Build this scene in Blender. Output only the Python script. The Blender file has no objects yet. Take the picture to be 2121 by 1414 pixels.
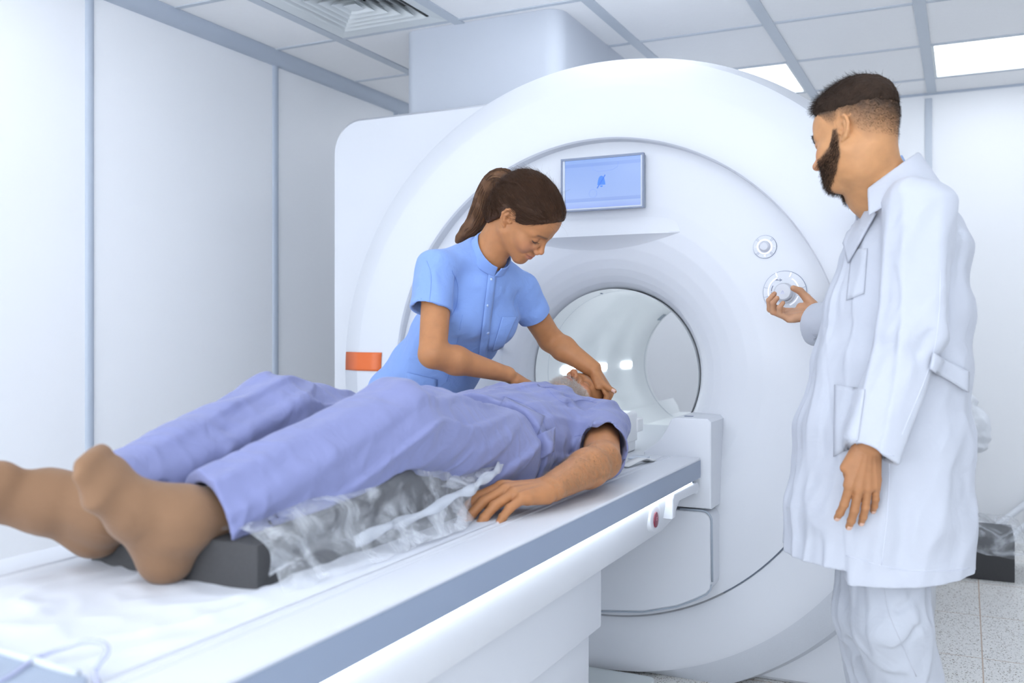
import bpy, bmesh, math, random
import numpy as np
from mathutils import Vector, Matrix
random.seed(7); RNG = np.random.default_rng(7)
S = bpy.context.scene
COL = S.collection
PI = math.pi

# ------------------------------------------------------------------ camera
CAM = np.array([1.035, -2.973, 1.1]); YAW = math.radians(25.7); FPX = 1953.0; CX0 = 1060.5; HY = 690.0
FW = np.array([-math.sin(YAW), math.cos(YAW), 0.0]); RT = np.array([math.cos(YAW), math.sin(YAW), 0.0]); UPV = np.array([0, 0, 1.0])
cd = bpy.data.cameras.new('camera'); cam = bpy.data.objects.new('camera', cd); COL.objects.link(cam)
cam.location = CAM; cam.rotation_euler = (PI / 2, 0, YAW)
cd.sensor_width = 36; cd.lens = 36 * FPX / 2121; cd.shift_y = (HY - 707) / 2121; cd.clip_start = 0.02
cd.dof.use_dof = True; cd.dof.focus_distance = 2.75; cd.dof.aperture_fstop = 3.2
S.camera = cam
S.view_settings.view_transform = 'Standard'; S.view_settings.look = 'None'; S.view_settings.gamma = 1
S.view_settings.use_curve_mapping = False; S.view_settings.exposure = -0.14
w = bpy.data.worlds.new('world'); S.world = w; w.use_nodes = True
w.node_tree.nodes['Background'].inputs[0].default_value = (0.85, 0.92, 1, 1); w.node_tree.nodes['Background'].inputs[1].default_value = 0.6
FILL_POWER = 3.9         # radiance of the added, unseen fill window behind the camera
LAMP_POWER = 4.6           # radiance of the ceiling light panels
LAMP_TINT = (0.885, 0.94, 1.02)

def at(px, py, d):
    """point at depth d (along the optical axis) seen at a pixel of the 2121 frame"""
    return CAM + (FW + RT * (px - CX0) / FPX - UPV * (py - HY) / FPX) * d

# ------------------------------------------------------------------ materials
def mat(name, color, rough=0.5, metal=0.0, var=0.03, vscale=12.0, bump=0.0, bscale=200.0, sss=0.0, spec=0.5, emit=None, estr=0.0, sheen=0.0, alpha=None, trans=0.0, coat=0.0):
    m = bpy.data.materials.new(name); m.use_nodes = True
    nt = m.node_tree; N = nt.nodes; L = nt.links; b = N['Principled BSDF']
    b.inputs['Roughness'].default_value = rough; b.inputs['Metallic'].default_value = metal
    b.inputs['Specular IOR Level'].default_value = spec
    b.inputs['Coat Weight'].default_value = coat
    b.inputs['Transmission Weight'].default_value = trans
    b.inputs['Sheen Weight'].default_value = sheen
    if sss:
        b.inputs['Subsurface Weight'].default_value = sss; b.inputs['Subsurface Radius'].default_value = (0.6, 0.22, 0.12); b.inputs['Subsurface Scale'].default_value = 0.008
    tc = N.new('ShaderNodeTexCoord')
    no = N.new('ShaderNodeTexNoise'); no.inputs['Scale'].default_value = vscale; no.inputs['Detail'].default_value = 3
    L.new(tc.outputs['Object'], no.inputs['Vector'])
    mx = N.new('ShaderNodeMix'); mx.data_type = 'RGBA'
    c = np.array(color[:3])
    mx.inputs[6].default_value = (*np.clip(c * (1 - var), 0, 1), 1); mx.inputs[7].default_value = (*np.clip(c * (1 + var), 0, 1), 1)
    L.new(no.outputs['Fac'], mx.inputs[0]); L.new(mx.outputs[2], b.inputs['Base Color'])
    if bump:
        n2 = N.new('ShaderNodeTexNoise'); n2.inputs['Scale'].default_value = bscale; n2.inputs['Detail'].default_value = 4
        L.new(tc.outputs['Object'], n2.inputs['Vector'])
        bp = N.new('ShaderNodeBump'); bp.inputs['Strength'].default_value = bump; bp.inputs['Distance'].default_value = 0.002
        L.new(n2.outputs['Fac'], bp.inputs['Height']); L.new(bp.outputs['Normal'], b.inputs['Normal'])
    if emit:
        b.inputs['Emission Color'].default_value = (*emit, 1); b.inputs['Emission Strength'].default_value = estr
    if alpha is not None:
        b.inputs['Alpha'].default_value = alpha
    return m

def srgb(r, g, b):
    f = lambda v: ((v / 255) / 12.92 if v / 255 <= 0.04045 else (((v / 255) + 0.055) / 1.055) ** 2.4)
    return (f(r), f(g), f(b))

M_WALL = mat('wall_laminate', (0.93, 0.945, 0.97), 0.38, var=0.01, vscale=3, bump=0.02, bscale=300)
M_TRIM = mat('grey_trim', (0.48, 0.54, 0.63), 0.4, var=0.02)
M_CEIL = mat('ceiling_tile', (0.95, 0.955, 0.965), 0.9, var=0.02, vscale=60, bump=0.15, bscale=160)
M_BAR = mat('ceiling_bar', (0.56, 0.61, 0.67), 0.45, var=0.01)
M_WHITE = mat('white_housing', (0.68, 0.705, 0.755), 0.45, var=0.006, vscale=4)
M_WHITE2 = mat('white_panel', (0.66, 0.685, 0.735), 0.45, var=0.006, vscale=4)
M_GREYW = mat('speckled_grey_housing', (0.58, 0.61, 0.665), 0.5, var=0.05, vscale=260)
M_BORE = mat('bore_liner', (0.90, 0.925, 0.94), 0.42, var=0.01)
M_SEAM = mat('dark_seam', (0.16, 0.19, 0.25), 0.6)
M_SEAML = mat('light_seam', (0.36, 0.41, 0.48), 0.5)
M_BAND = mat('blue_grey_band', (0.245, 0.30, 0.405), 0.34, var=0.01)
M_DUCT = mat('duct_paint', (0.58, 0.62, 0.69), 0.6, var=0.01)
M_ORANGE = mat('orange_stripe', srgb(226, 110, 52), 0.4)
M_LAMP = mat('lamp_diffuser', (0.9, 0.9, 0.9), 0.5, emit=LAMP_TINT, estr=LAMP_POWER)
M_BLED = mat('bore_led', (0.9, 0.9, 0.9), 0.5, emit=(0.88, 0.95, 1.0), estr=46.0)
M_LED = mat('led_strip', (0.9, 0.9, 0.9), 0.5, emit=(0.85, 0.93, 1.0), estr=9.0)
M_BLACK = mat('dark_void', (0.03, 0.028, 0.035), 0.8)
M_VENT = mat('vent_white', (0.74, 0.78, 0.79), 0.5)
M_RED = mat('stop_red', srgb(120, 20, 50), 0.35)
M_INK = mat('dark_ink', srgb(70, 84, 120), 0.5)

# ------------------------------------------------------------------ object helpers
def inv_of(p):
    return Matrix.Translation(Vector(p.location)).inverted() if p.type == 'EMPTY' else Matrix.Identity(4)

def link(o, parent=None):
    COL.objects.link(o)
    if parent is not None:
        o.parent = parent; o.matrix_parent_inverse = inv_of(parent)
    return o

def thing(name, label, cat, loc=(0, 0, 0), group=None):
    o = bpy.data.objects.new(name, None); COL.objects.link(o); o.location = loc; o.empty_display_size = 0.1
    o['label'] = label; o['category'] = cat
    if group: o['group'] = group
    return o

def tag(o, label=None, cat=None, group=None, kind=None):
    for k, v in (('label', label), ('category', cat), ('group', group), ('kind', kind)):
        if v: o[k] = v
    return o

def mesh(name, V, F, m, parent=None, smooth=True, auto=None, mats=None):
    me = bpy.data.meshes.new(name)
    V = np.asarray(V, dtype=np.float32).reshape(-1, 3)
    if isinstance(F, np.ndarray) and F.ndim == 2:
        n, k = F.shape
        me.vertices.add(len(V)); me.vertices.foreach_set('co', V.ravel())
        me.loops.add(n * k); me.loops.foreach_set('vertex_index', F.ravel().astype(np.int32))
        me.polygons.add(n); me.polygons.foreach_set('loop_start', np.arange(0, n * k, k, dtype=np.int32))
        me.update(calc_edges=True); me.validate()
    else:
        me.from_pydata(V.tolist(), [], [tuple(int(i) for i in f) for f in F]); me.update()
    for mm in (m if isinstance(m, (list, tuple)) else [m]): me.materials.append(mm)
    if mats is not None: me.polygons.foreach_set('material_index', np.asarray(mats, dtype=np.int32))
    if smooth:
        me.polygons.foreach_set('use_smooth', np.ones(len(me.polygons), dtype=bool))
        if auto is not None:
            try: me.set_sharp_from_angle(angle=math.radians(auto))
            except Exception: pass
    o = bpy.data.objects.new(name, me)
    return link(o, parent)

def from_bm(name, bm, m, parent=None, auto=35):
    me = bpy.data.meshes.new(name); bm.normal_update(); bm.to_mesh(me); bm.free()
    for mm in (m if isinstance(m, (list, tuple)) else [m]): me.materials.append(mm)
    me.polygons.foreach_set('use_smooth', np.ones(len(me.polygons), dtype=bool))
    try: me.set_sharp_from_angle(angle=math.radians(auto))
    except Exception: pass
    return link(bpy.data.objects.new(name, me), parent)

def bm_box(bm, lo, hi, bev=0.0, seg=2, rot=None):
    r = bmesh.ops.create_cube(bm, size=1.0)
    lo = Vector(lo); hi = Vector(hi); c = (lo + hi) / 2; s = hi - lo
    for v in r['verts']:
        p = Vector((v.co.x * s.x, v.co.y * s.y, v.co.z * s.z))
        v.co = (rot @ p if rot else p) + c
    if bev:
        es = list({e for v in r['verts'] for e in v.link_edges})
        bmesh.ops.bevel(bm, geom=es, offset=bev, segments=seg, affect='EDGES', profile=0.6)

def box(name, lo, hi, m, parent=None, bev=0.0, seg=2, auto=35):
    bm = bmesh.new(); bm_box(bm, lo, hi, bev, seg)
    return from_bm(name, bm, m, parent, auto)

def boxes(name, lst, m, parent=None, bev=0.0, seg=2):
    bm = bmesh.new()
    for lo, hi in lst: bm_box(bm, lo, hi, bev, seg)
    return from_bm(name, bm, m, parent)

def prism(name, pts, axis, a, b, m, parent=None, bev=0.0, seg=2, auto=35):
    """outline pts (2D) extruded along axis from a to b. axis x: pts=(y,z); y: (x,z); z: (x,y)"""
    def P3(p, t):
        return (t, p[0], p[1]) if axis == 'x' else (p[0], t, p[1]) if axis == 'y' else (p[0], p[1], t)
    bm = bmesh.new()
    va = [bm.verts.new(P3(p, a)) for p in pts]; vb = [bm.verts.new(P3(p, b)) for p in pts]
    n = len(pts); caps = [bm.faces.new(va), bm.faces.new(vb[::-1])]
    for i in range(n): bm.faces.new((va[i], vb[i], vb[(i + 1) % n], va[(i + 1) % n]))
    bmesh.ops.recalc_face_normals(bm, faces=bm.faces)
    if bev:
        es = {e for f in caps for e in f.edges}
        bmesh.ops.bevel(bm, geom=list(es), offset=bev, segments=seg, affect='EDGES', profile=0.6)
    return from_bm(name, bm, m, parent, auto)

def round_poly(pts, rads, n=8):
    """round the corners of a 2D polygon"""
    out = []; k = len(pts)
    for i in range(k):
        p = np.array(pts[i], float); a = np.array(pts[i - 1], float); b = np.array(pts[(i + 1) % k], float)
        r = rads[i] if hasattr(rads, '__len__') else rads
        if r <= 0: out.append(tuple(p)); continue
        u = (a - p) / np.linalg.norm(a - p); v = (b - p) / np.linalg.norm(b - p)
        ang = math.acos(np.clip(u @ v, -1, 1)); t = r / math.tan(ang / 2)
        p0 = p + u * t; p1 = p + v * t; c = p + (u + v) / np.linalg.norm(u + v) * (r / math.sin(ang / 2))
        a0 = math.atan2(*(p0 - c)[::-1]); a1 = math.atan2(*(p1 - c)[::-1]); d = (a1 - a0 + PI) % (2 * PI) - PI
        for j in range(n + 1):
            th = a0 + d * j / n; out.append((c[0] + r * math.cos(th), c[1] + r * math.sin(th)))
    return out

def catmull(P, n=8, closed=False):
    P = np.asarray(P, float); k = len(P); out = []
    rng = range(k if closed else k - 1)
    for i in rng:
        p1 = P[i]; p2 = P[(i + 1) % k]
        p0 = P[i - 1] if (closed or i > 0) else 2 * p1 - p2
        p3 = P[(i + 2) % k] if (closed or i + 2 < k) else 2 * p2 - p1
        for j in range(n):
            t = j / n
            out.append(0.5 * ((2 * p1) + (-p0 + p2) * t + (2 * p0 - 5 * p1 + 4 * p2 - p3) * t * t + (-p0 + 3 * p1 - 3 * p2 + p3) * t ** 3))
    if not closed: out.append(P[-1])
    return np.array(out)

def tube_geo(path, rad, sides=8, cap=True):
    path = np.asarray(path, float); n = len(path)
    rad = np.full(n, rad) if np.isscalar(rad) else np.asarray(rad)
    T = np.gradient(path, axis=0); T /= np.linalg.norm(T, axis=1)[:, None] + 1e-12
    up = np.array([0, 0, 1.0]) if abs(T[0, 2]) < 0.9 else np.array([1.0, 0, 0])
    V = []; nrm = np.cross(T[0], up); nrm /= np.linalg.norm(nrm)
    ang = np.arange(sides) * 2 * PI / sides
    for i in range(n):
        nrm = nrm - T[i] * (nrm @ T[i]); nrm /= np.linalg.norm(nrm) + 1e-12; bn = np.cross(T[i], nrm)
        V.append(path[i] + rad[i] * (np.cos(ang)[:, None] * nrm + np.sin(ang)[:, None] * bn))
    V = np.concatenate(V); F = []
    for i in range(n - 1):
        for j in range(sides):
            F.append((i * sides + j, i * sides + (j + 1) % sides, (i + 1) * sides + (j + 1) % sides, (i + 1) * sides + j))
    if cap: F.append(tuple(range(sides))[::-1]); F.append(tuple((n - 1) * sides + j for j in range(sides)))
    return V, F

def tube(name, path, rad, m, parent=None, sides=10):
    V, F = tube_geo(path, rad, sides); return mesh(name, V, F, m, parent)

def revolve(name, prof, m, parent=None, cx=0.0, cz=0.0, a0=0.0, a1=2 * PI, n=128, yoff=None, auto=30, axis='y', cy=0.0):
    """prof: list of (r, y) turned about the y axis through (cx, cz)"""
    closed = abs(a1 - a0 - 2 * PI) < 1e-6; na = n if closed else n + 1
    V = []; k = len(prof)
    for i in range(na):
        th = a0 + (a1 - a0) * i / n; c, s = math.cos(th), math.sin(th)
        for r, y in prof:
            if axis == 'y': p = (cx + r * c, y + cy, cz + r * s)
            else: p = (cx + r * c, cy + r * s, y + cz)
            if yoff: p = yoff(p, r)
            V.append(p)
    F = []
    for i in range(n):
        i2 = (i + 1) % na if closed else i + 1
        for j in range(k - 1):
            f = (i * k + j, i2 * k + j, i2 * k + j + 1, i * k + j + 1)
            F.append(f if axis == 'z' else f)
    o = mesh(name, V, F, m, parent, True)
    bm = bmesh.new(); bm.from_mesh(o.data); bmesh.ops.remove_doubles(bm, verts=bm.verts, dist=1e-6)
    bmesh.ops.recalc_face_normals(bm, faces=bm.faces); bm.to_mesh(o.data); bm.free()
    try: o.data.set_sharp_from_angle(angle=math.radians(auto))
    except Exception: pass
    return o
def smooth(a, b_, x):
    t = np.clip((x - a) / (b_ - a), 0, 1); return t * t * (3 - 2 * t)
# ------------------------------------------------------------------ the room
FZ = -0.03; CEIL = 2.44; XL = -1.945; XR = 2.6; YB = 2.78; YF = -5.2
def struct(o, label=None): return tag(o, label, None, None, 'structure')

# floor: terrazzo-like vinyl tiles
mf = bpy.data.materials.new('terrazzo_tile'); mf.use_nodes = True
nt = mf.node_tree; N = nt.nodes; L = nt.links; b = N['Principled BSDF']; b.inputs['Roughness'].default_value = 0.35
tc = N.new('ShaderNodeTexCoord')
mp = N.new('ShaderNodeMapping'); mp.inputs['Scale'].default_value = (1, 1, 1); L.new(tc.outputs['Object'], mp.inputs['Vector'])
def vor(scale, lo, hi, stretch):
    m2 = N.new('ShaderNodeMapping'); m2.inputs['Scale'].default_value = stretch; L.new(tc.outputs['Object'], m2.inputs['Vector'])
    nz = N.new('ShaderNodeTexNoise'); nz.inputs['Scale'].default_value = scale * 0.6; L.new(m2.outputs[0], nz.inputs['Vector'])
    ad = N.new('ShaderNodeMix'); ad.data_type = 'RGBA'; ad.inputs[0].default_value = 0.03; L.new(m2.outputs[0], ad.inputs[6]); L.new(nz.outputs['Color'], ad.inputs[7])
    v = N.new('ShaderNodeTexVoronoi'); v.inputs['Scale'].default_value = scale; v.inputs['Randomness'].default_value = 1; L.new(ad.outputs[2], v.inputs['Vector'])
    r = N.new('ShaderNodeValToRGB'); r.color_ramp.elements[0].position = lo; r.color_ramp.elements[1].position = hi
    r.color_ramp.elements[0].color = (1, 1, 1, 1); r.color_ramp.elements[1].color = (0, 0, 0, 1)
    L.new(v.outputs['Distance'], r.inputs[0]); return r.outputs[0], v
s1, v1 = vor(75, 0.22, 0.30, (1.6, 1, 1)); s2, v2 = vor(120, 0.2, 0.27, (1, 1.7, 1))
base = N.new('ShaderNodeMix'); base.data_type = 'RGBA'; base.inputs[6].default_value = (0.88, 0.87, 0.84, 1); base.inputs[7].default_value = (0.30, 0.25, 0.20, 1)
L.new(s1, base.inputs[0])
b2 = N.new('ShaderNodeMix'); b2.data_type = 'RGBA'; b2.inputs[7].default_value = (0.26, 0.27, 0.27, 1); L.new(base.outputs[2], b2.inputs[6]); L.new(s2, b2.inputs[0])
# tile joints
bt = N.new('ShaderNodeTexBrick'); bt.offset = 0; bt.inputs['Scale'].default_value = 1.0
bt.inputs['Brick Width'].default_value = 0.55; bt.inputs['Row Height'].default_value = 0.55; bt.inputs['Mortar Size'].default_value = 0.0022; bt.inputs['Mortar Smooth'].default_value = 0
bt.inputs['Color1'].default_value = (0, 0, 0, 1); bt.inputs['Color2'].default_value = (0, 0, 0, 1); bt.inputs['Mortar'].default_value = (1, 1, 1, 1)
m3 = N.new('ShaderNodeMapping'); m3.inputs['Location'].default_value = (0.013, -0.14, 0); L.new(tc.outputs['Object'], m3.inputs['Vector']); L.new(m3.outputs[0], bt.inputs['Vector'])
b3 = N.new('ShaderNodeMix'); b3.data_type = 'RGBA'; b3.inputs[7].default_value = (0.55, 0.42, 0.32, 1); L.new(b2.outputs[2], b3.inputs[6]); L.new(bt.outputs['Color'], b3.inputs[0])
L.new(b3.outputs[2], b.inputs['Base Color'])
struct(box('floor', (XL - .1, YF - .1, FZ - .1), (XR + .1, YB + .1, FZ), mf))
struct(box('wall_left', (XL - .1, YF, FZ), (XL, YB, CEIL + .2), M_WALL))
struct(box('wall_back', (XL, YB, FZ), (XR, YB + .1, CEIL + .2), M_WALL))
struct(box('wall_right', (XR, YF, FZ), (XR + .1, YB, CEIL + .2), M_WALL))
struct(box('wall_front', (XL, YF - .1, FZ), (XR, YF, CEIL + .2), M_WALL))
# unseen glowing window, added behind the camera to fill light from the front
WX0, WX1, WZ0, WZ1 = -1.8, 2.45, .08, 2.30
wn = struct(boxes('fill_window_1', [((WX0, YF, WZ0), (WX1, YF + .03, WZ0 + .06)), ((WX0, YF, WZ1 - .06), (WX1, YF + .03, WZ1)), ((WX0, YF, WZ0 + .06), (WX0 + .06, YF + .03, WZ1 - .06)), ((WX1 - .06, YF, WZ0 + .06), (WX1, YF + .03, WZ1 - .06))], M_TRIM, None, .004), 'added grey framed fill-light window, unseen in the wall behind the camera')
box('fill_pane', (WX0 + .06, YF + .004, WZ0 + .06), (WX1 - .06, YF + .012, WZ1 - .06), mat('fill_glow', (.9, .9, .9), .3, emit=(.885, .94, 1.02), estr=FILL_POWER), wn)
# ceiling of square tiles between bars
GX = [0.265 + 0.6 * k for k in range(-4, 5)]; GY = [0.555 + 0.63 * k for k in range(-10, 4)]
VENT_TILE = (-1.535, -0.935, -0.075, 0.555)
lamp_tiles = []
for r, k in enumerate((-8, -6, -3, -1, 2)):
    for xi in {-1: (-1,), 2: (-3, -2, -1, 1, 3)}.get(k, (-3, -1, 1, 3)):  # back row's two leftmost lamps: hidden, added to brighten the wall behind the bore
        lamp_tiles.append((0.265 + 0.6 * xi, 0.555 + 0.63 * k))
def is_hole(x, y):
    if abs(x - VENT_TILE[0]) < .02 and abs(y - VENT_TILE[2]) < .02: return True
    return any(abs(x - a + 0.0) < .02 and abs(y - c) < .02 for a, c in lamp_tiles)
bm = bmesh.new()
xs = [XL] + GX + [XR]; ys = [YF] + GY + [YB]
xs = sorted(x for x in xs if XL <= x <= XR); ys = sorted(y for y in ys if YF <= y <= YB)
for i in range(len(xs) - 1):
    for j in range(len(ys) - 1):
        if is_hole(xs[i], ys[j]): continue
        bm_box(bm, (xs[i] + .002, ys[j] + .002, CEIL), (xs[i + 1] - .002, ys[j + 1] - .002, CEIL + .015))
bm_box(bm, (XL, YF, CEIL + .19), (XR, YB, CEIL + .2))
struct(from_bm('ceiling', bm, M_CEIL))
bm = bmesh.new()
for x in GX:
    if XL + .05 < x < XR: bm_box(bm, (x - .024, YF, CEIL - .006), (x + .024, YB - .001, CEIL + .004))
for y in GY:
    bm_box(bm, (XL + .04, y - .011, CEIL - .005), (XR, y + .011, CEIL + .003))
struct(from_bm('trim_1', bm, M_BAR), 'grey bars of the suspended ceiling grid')
# left wall battens and cornice
def half_round(name, x, y, z0, z1, wdt, dep, n=10):
    pts = [(y + wdt * math.cos(t) * -1, 0) for t in (0,)]
    pts = [(x + dep * math.sin(PI * i / n), y - wdt / 2 * math.cos(PI * i / n)) for i in range(n + 1)]
    return prism(name, pts, 'z', z0, z1, M_TRIM)
def yl(px):
    r = FW + RT * (px - CX0) / FPX; return CAM[1] + r[1] * (XL - CAM[0]) / r[0]
for i, (p0, p1) in enumerate(((176, 193.5), (564, 575.5), (815, 823))):
    y0, y1 = yl(p0), yl(p1); struct(half_round('trim_%d' % (i + 2), XL, (y0 + y1) / 2, FZ, CEIL - .05, y1 - y0, 0.012), 'grey vertical batten between wall panels')
struct(half_round('trim_9', XL, -1.9, FZ, CEIL - .05, .04, 0.012), 'grey vertical batten between wall panels')
pts = [(XL + 0.052 * math.sin(PI / 2 * i / 10), CEIL - .001 - 0.062 * math.cos(PI / 2 * i / 10)) for i in range(11)] + [(XL, CEIL - .001)]
struct(prism('trim_5', pts, 'y', YF, YB, M_TRIM), 'grey rounded cornice along the left wall')
# back wall: top trim and battens
struct(box('trim_6', (XL, YB - .012, CEIL - .012), (XR, YB, CEIL), M_TRIM), 'thin grey trim along the top of the back wall')
def xb(px):
    r = FW + RT * (px - CX0) / FPX; return CAM[0] + r[0] * (YB - CAM[1]) / r[1]
x0, x1 = xb(1916), xb(1931)
struct(box('trim_7', (x0, YB - .012, FZ), (x1, YB, CEIL - .03), mat('pale_batten', (0.58, 0.63, 0.70), 0.4), None, .004), 'pale batten on the back wall')
x0, x1 = xb(1255), xb(1262)
struct(box('trim_8', (x0, YB - .012, FZ), (x1, YB, CEIL - .01), M_TRIM), 'narrow grey batten on the back wall behind the scanner')

# ceiling lights
for i, (x, y) in enumerate(lamp_tiles):
    seen = y > 1.5
    lab = ('square ceiling light panel above the doctor, cut by the right picture edge' if x > .5 and seen else
           'square ceiling light panel half hidden behind the scanner ring' if seen and abs(x + .335) < .1 else 'square recessed ceiling light panel out of view')
    if seen and x > 1.6: lab = 'square ceiling light panel by the right wall'
    t = thing('ceiling_light', lab, 'ceiling light', (x + .3, y + .315, CEIL), 'recessed ceiling light panels')
    bm = bmesh.new()
    for lo, hi in (((x + .02, y + .012, CEIL - .004), (x + .036, y + .618, CEIL + .05)), ((x + .564, y + .012, CEIL - .004), (x + .58, y + .618, CEIL + .05)),
                   ((x + .036, y + .012, CEIL - .004), (x + .564, y + .022, CEIL + .05)), ((x + .036, y + .608, CEIL - .004), (x + .564, y + .618, CEIL + .05))):
        bm_box(bm, lo, hi)
    from_bm('frame', bm, M_VENT, t)
    box('diffuser', (x + .036, y + .022, CEIL + .004), (x + .564, y + .608, CEIL + .03), M_LAMP, t)

# square louvred air vent
vx0, vx1, vy0, vy1 = VENT_TILE; vx0 += .026; vx1 -= .026; vy0 += .013; vy1 -= .013
vcx, vcy = (vx0 + vx1) / 2, (vy0 + vy1) / 2
t = thing('air_vent', 'square white ceiling air vent with nested louvre rings', 'vent', (vcx, vcy, CEIL))
box('duct_box', (vx0, vy0, CEIL + .14), (vx1, vy1, CEIL + .15), M_BLACK, t)
hx, hy = (vx1 - vx0) / 2, (vy1 - vy0) / 2
def ring_geo(V, F, s0, z0, s1, z1, th=.003):
    b0 = len(V)
    for s, z in ((s0, z0), (s1, z1), (s1 - th * 2, z1 + th), (s0 - th * 2, z0 + th)):
        for sx, sy in ((-1, -1), (1, -1), (1, 1), (-1, 1)): V.append((vcx + sx * max(s, 0) * hx / .287, vcy + sy * max(s, 0) * hy / .287, z))
    for a, c in ((0, 1), (1, 2), (2, 3), (3, 0)):
        for k in range(4): F.append((b0 + a * 4 + k, b0 + a * 4 + (k + 1) % 4, b0 + c * 4 + (k + 1) % 4, b0 + c * 4 + k))
V, F = [], []; ring_geo(V, F, .287, CEIL - .004, .235, CEIL + .002); ring_geo(V, F, .287, CEIL - .003, .286, CEIL + .14)
mesh('frame', V, F, M_VENT, t, False)
for i in range(5):
    V, F = [], []; s = .225 - i * .04; ring_geo(V, F, s, CEIL - .003, s - .042, CEIL + .04); mesh('louvre', V, F, M_VENT, t, False)
V = [(vcx - .032, vcy - .032, CEIL), (vcx + .032, vcy - .032, CEIL), (vcx + .032, vcy + .032, CEIL), (vcx - .032, vcy + .032, CEIL), (vcx, vcy, CEIL + .03)]
mesh('louvre_centre', V, [(0, 1, 2, 3), (0, 4, 1), (1, 4, 2), (2, 4, 3), (3, 4, 0)], M_VENT, t, False)

# boxed duct above the scanner
pts = round_poly([(-1.215, .6), (-.466, .6), (-.466, 1.5), (-1.215, 1.5)], [.05, .075, .02, .02], 10)
tag(prism('duct_casing', pts, 'z', 1.986, CEIL - .0005, M_DUCT), 'pale grey boxed duct rising from the scanner to the ceiling', 'duct')
# ------------------------------------------------------------------ the MRI scanner
AX, AZ = -0.077, 0.955
scan = thing('mri_scanner', 'white MRI scanner with round bore, screen and orange stripe', 'MRI scanner', (AX, 0.6, FZ))
# rear body: rounded block
pts = round_poly([(-1.36, FZ), (.80, FZ), (.80, 1.99), (-1.36, 1.99)], [.02, .02, .72, .13], 16)
def body_with_hole():
    bm = bmesh.new(); n = 420; out = []
    P2 = np.array(pts + [pts[0]]); seg = np.r_[0, np.cumsum(np.linalg.norm(np.diff(P2, axis=0), axis=1))]
    ang = []
    for k in range(n * 2):
        th = 2 * PI * k / (n * 2); dvec = np.array([math.cos(th), math.sin(th)]); best = None
        for i in range(len(pts)):
            a = np.array(pts[i]) - (AX, AZ); c2 = np.array(pts[(i + 1) % len(pts)]) - (AX, AZ); e = c2 - a
            det = dvec[0] * -e[1] + e[0] * dvec[1]
            if abs(det) < 1e-12: continue
            t = (a[0] * -e[1] + e[0] * a[1]) / det; u = (dvec[0] * a[1] - dvec[1] * a[0]) / det
            if t > 0 and -1e-9 <= u <= 1 + 1e-9: best = t
        out.append((AX + dvec[0] * best, AZ + dvec[1] * best, th))
    rings = []
    for (sc, y) in ((None, .27), (.0, .27), (.985, .255), (1.0, .285), (1.0, 1.68), (.985, 1.71), (None, 1.71)):
        r = []
        for x, z, th in out:
            if sc is None: p = (AX + .42 * math.cos(th), y, AZ + .42 * math.sin(th))
            elif sc == 0: p = (AX + .9 * (x - AX), y - .005, AZ + .9 * (z - AZ))
            else: p = (AX + sc * (x - AX), y, AZ + sc * (z - AZ))
            r.append(bm.verts.new(p))
        rings.append(r)
    m_ = len(out)
    for a, c2 in zip(rings[:-1], rings[1:]):
        for k in range(m_): bm.faces.new((a[k], a[(k + 1) % m_], c2[(k + 1) % m_], c2[k]))
    bmesh.ops.recalc_face_normals(bm, faces=bm.faces)
    return from_bm('body_housing', bm, M_WHITE, scan, 50)
body_with_hole()
prism('base_plinth', round_poly([(-1.3, .15), (.925, .15), (.925, 1.3), (-1.3, 1.3)], [.05, .05, .03, .03]), 'z', FZ, .46, M_WHITE2, scan, .03, 3)
# front ring: flat face, chamfer, rim, outer band
ringprof = [(.792, .085), (.795, .012), (.800, .004), (.81, 0), (.86, -.003), (.92, -.001), (.968, .005), (.980, .010), (1.062, .055), (1.072, .064), (1.083, .10), (1.115, .22), (1.12, .27)]
def clipfloor(p, r):
    return (p[0], p[1], max(p[2], FZ))
ring = revolve('front_ring', ringprof, [M_WHITE, M_GREYW], scan, AX, AZ, n=256, yoff=clipfloor, auto=24)
ring.data.polygons.foreach_set('material_index', np.array([1 if (np.hypot(p.center.x - AX, p.center.z - AZ) > .982 and p.center.z < .98) else 0 for p in ring.data.polygons], dtype=np.int32))
# orange stripe wrapping the left of the ring
V, F = [], []
zs = np.linspace(.958, 1.028, 9); off = .0025
prof = [(r, y) for r, y in ringprof if .82 < r < 1.063]
for z in zs:
    for r, y in prof:
        V.append((AX - math.sqrt(r * r - (z - AZ) ** 2), y - off, z))
k = len(prof)
for i in range(len(zs) - 1):
    for j in range(k - 1): F.append((i * k + j, i * k + j + 1, (i + 1) * k + j + 1, (i + 1) * k + j))
o = mesh('orange_stripe', V, F, M_ORANGE, scan); sm = o.modifiers.new('s', 'SOLIDIFY'); sm.thickness = .0015; o['label'] = 'orange band on the ring'
# seam on the top of the outer band (right)
V, F = [], []
for i, (r, y) in enumerate(((1.0835, .10), (1.1165, .22), (1.122, .27))):
    for th in (math.radians(50.3), math.radians(50.7)): V.append((AX + r * math.cos(th), y, AZ + r * math.sin(th)))
o = mesh('band_seam', V, [(0, 1, 3, 2), (2, 3, 5, 4)], M_SEAML, scan); o.modifiers.new('s', 'SOLIDIFY').thickness = .002
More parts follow.
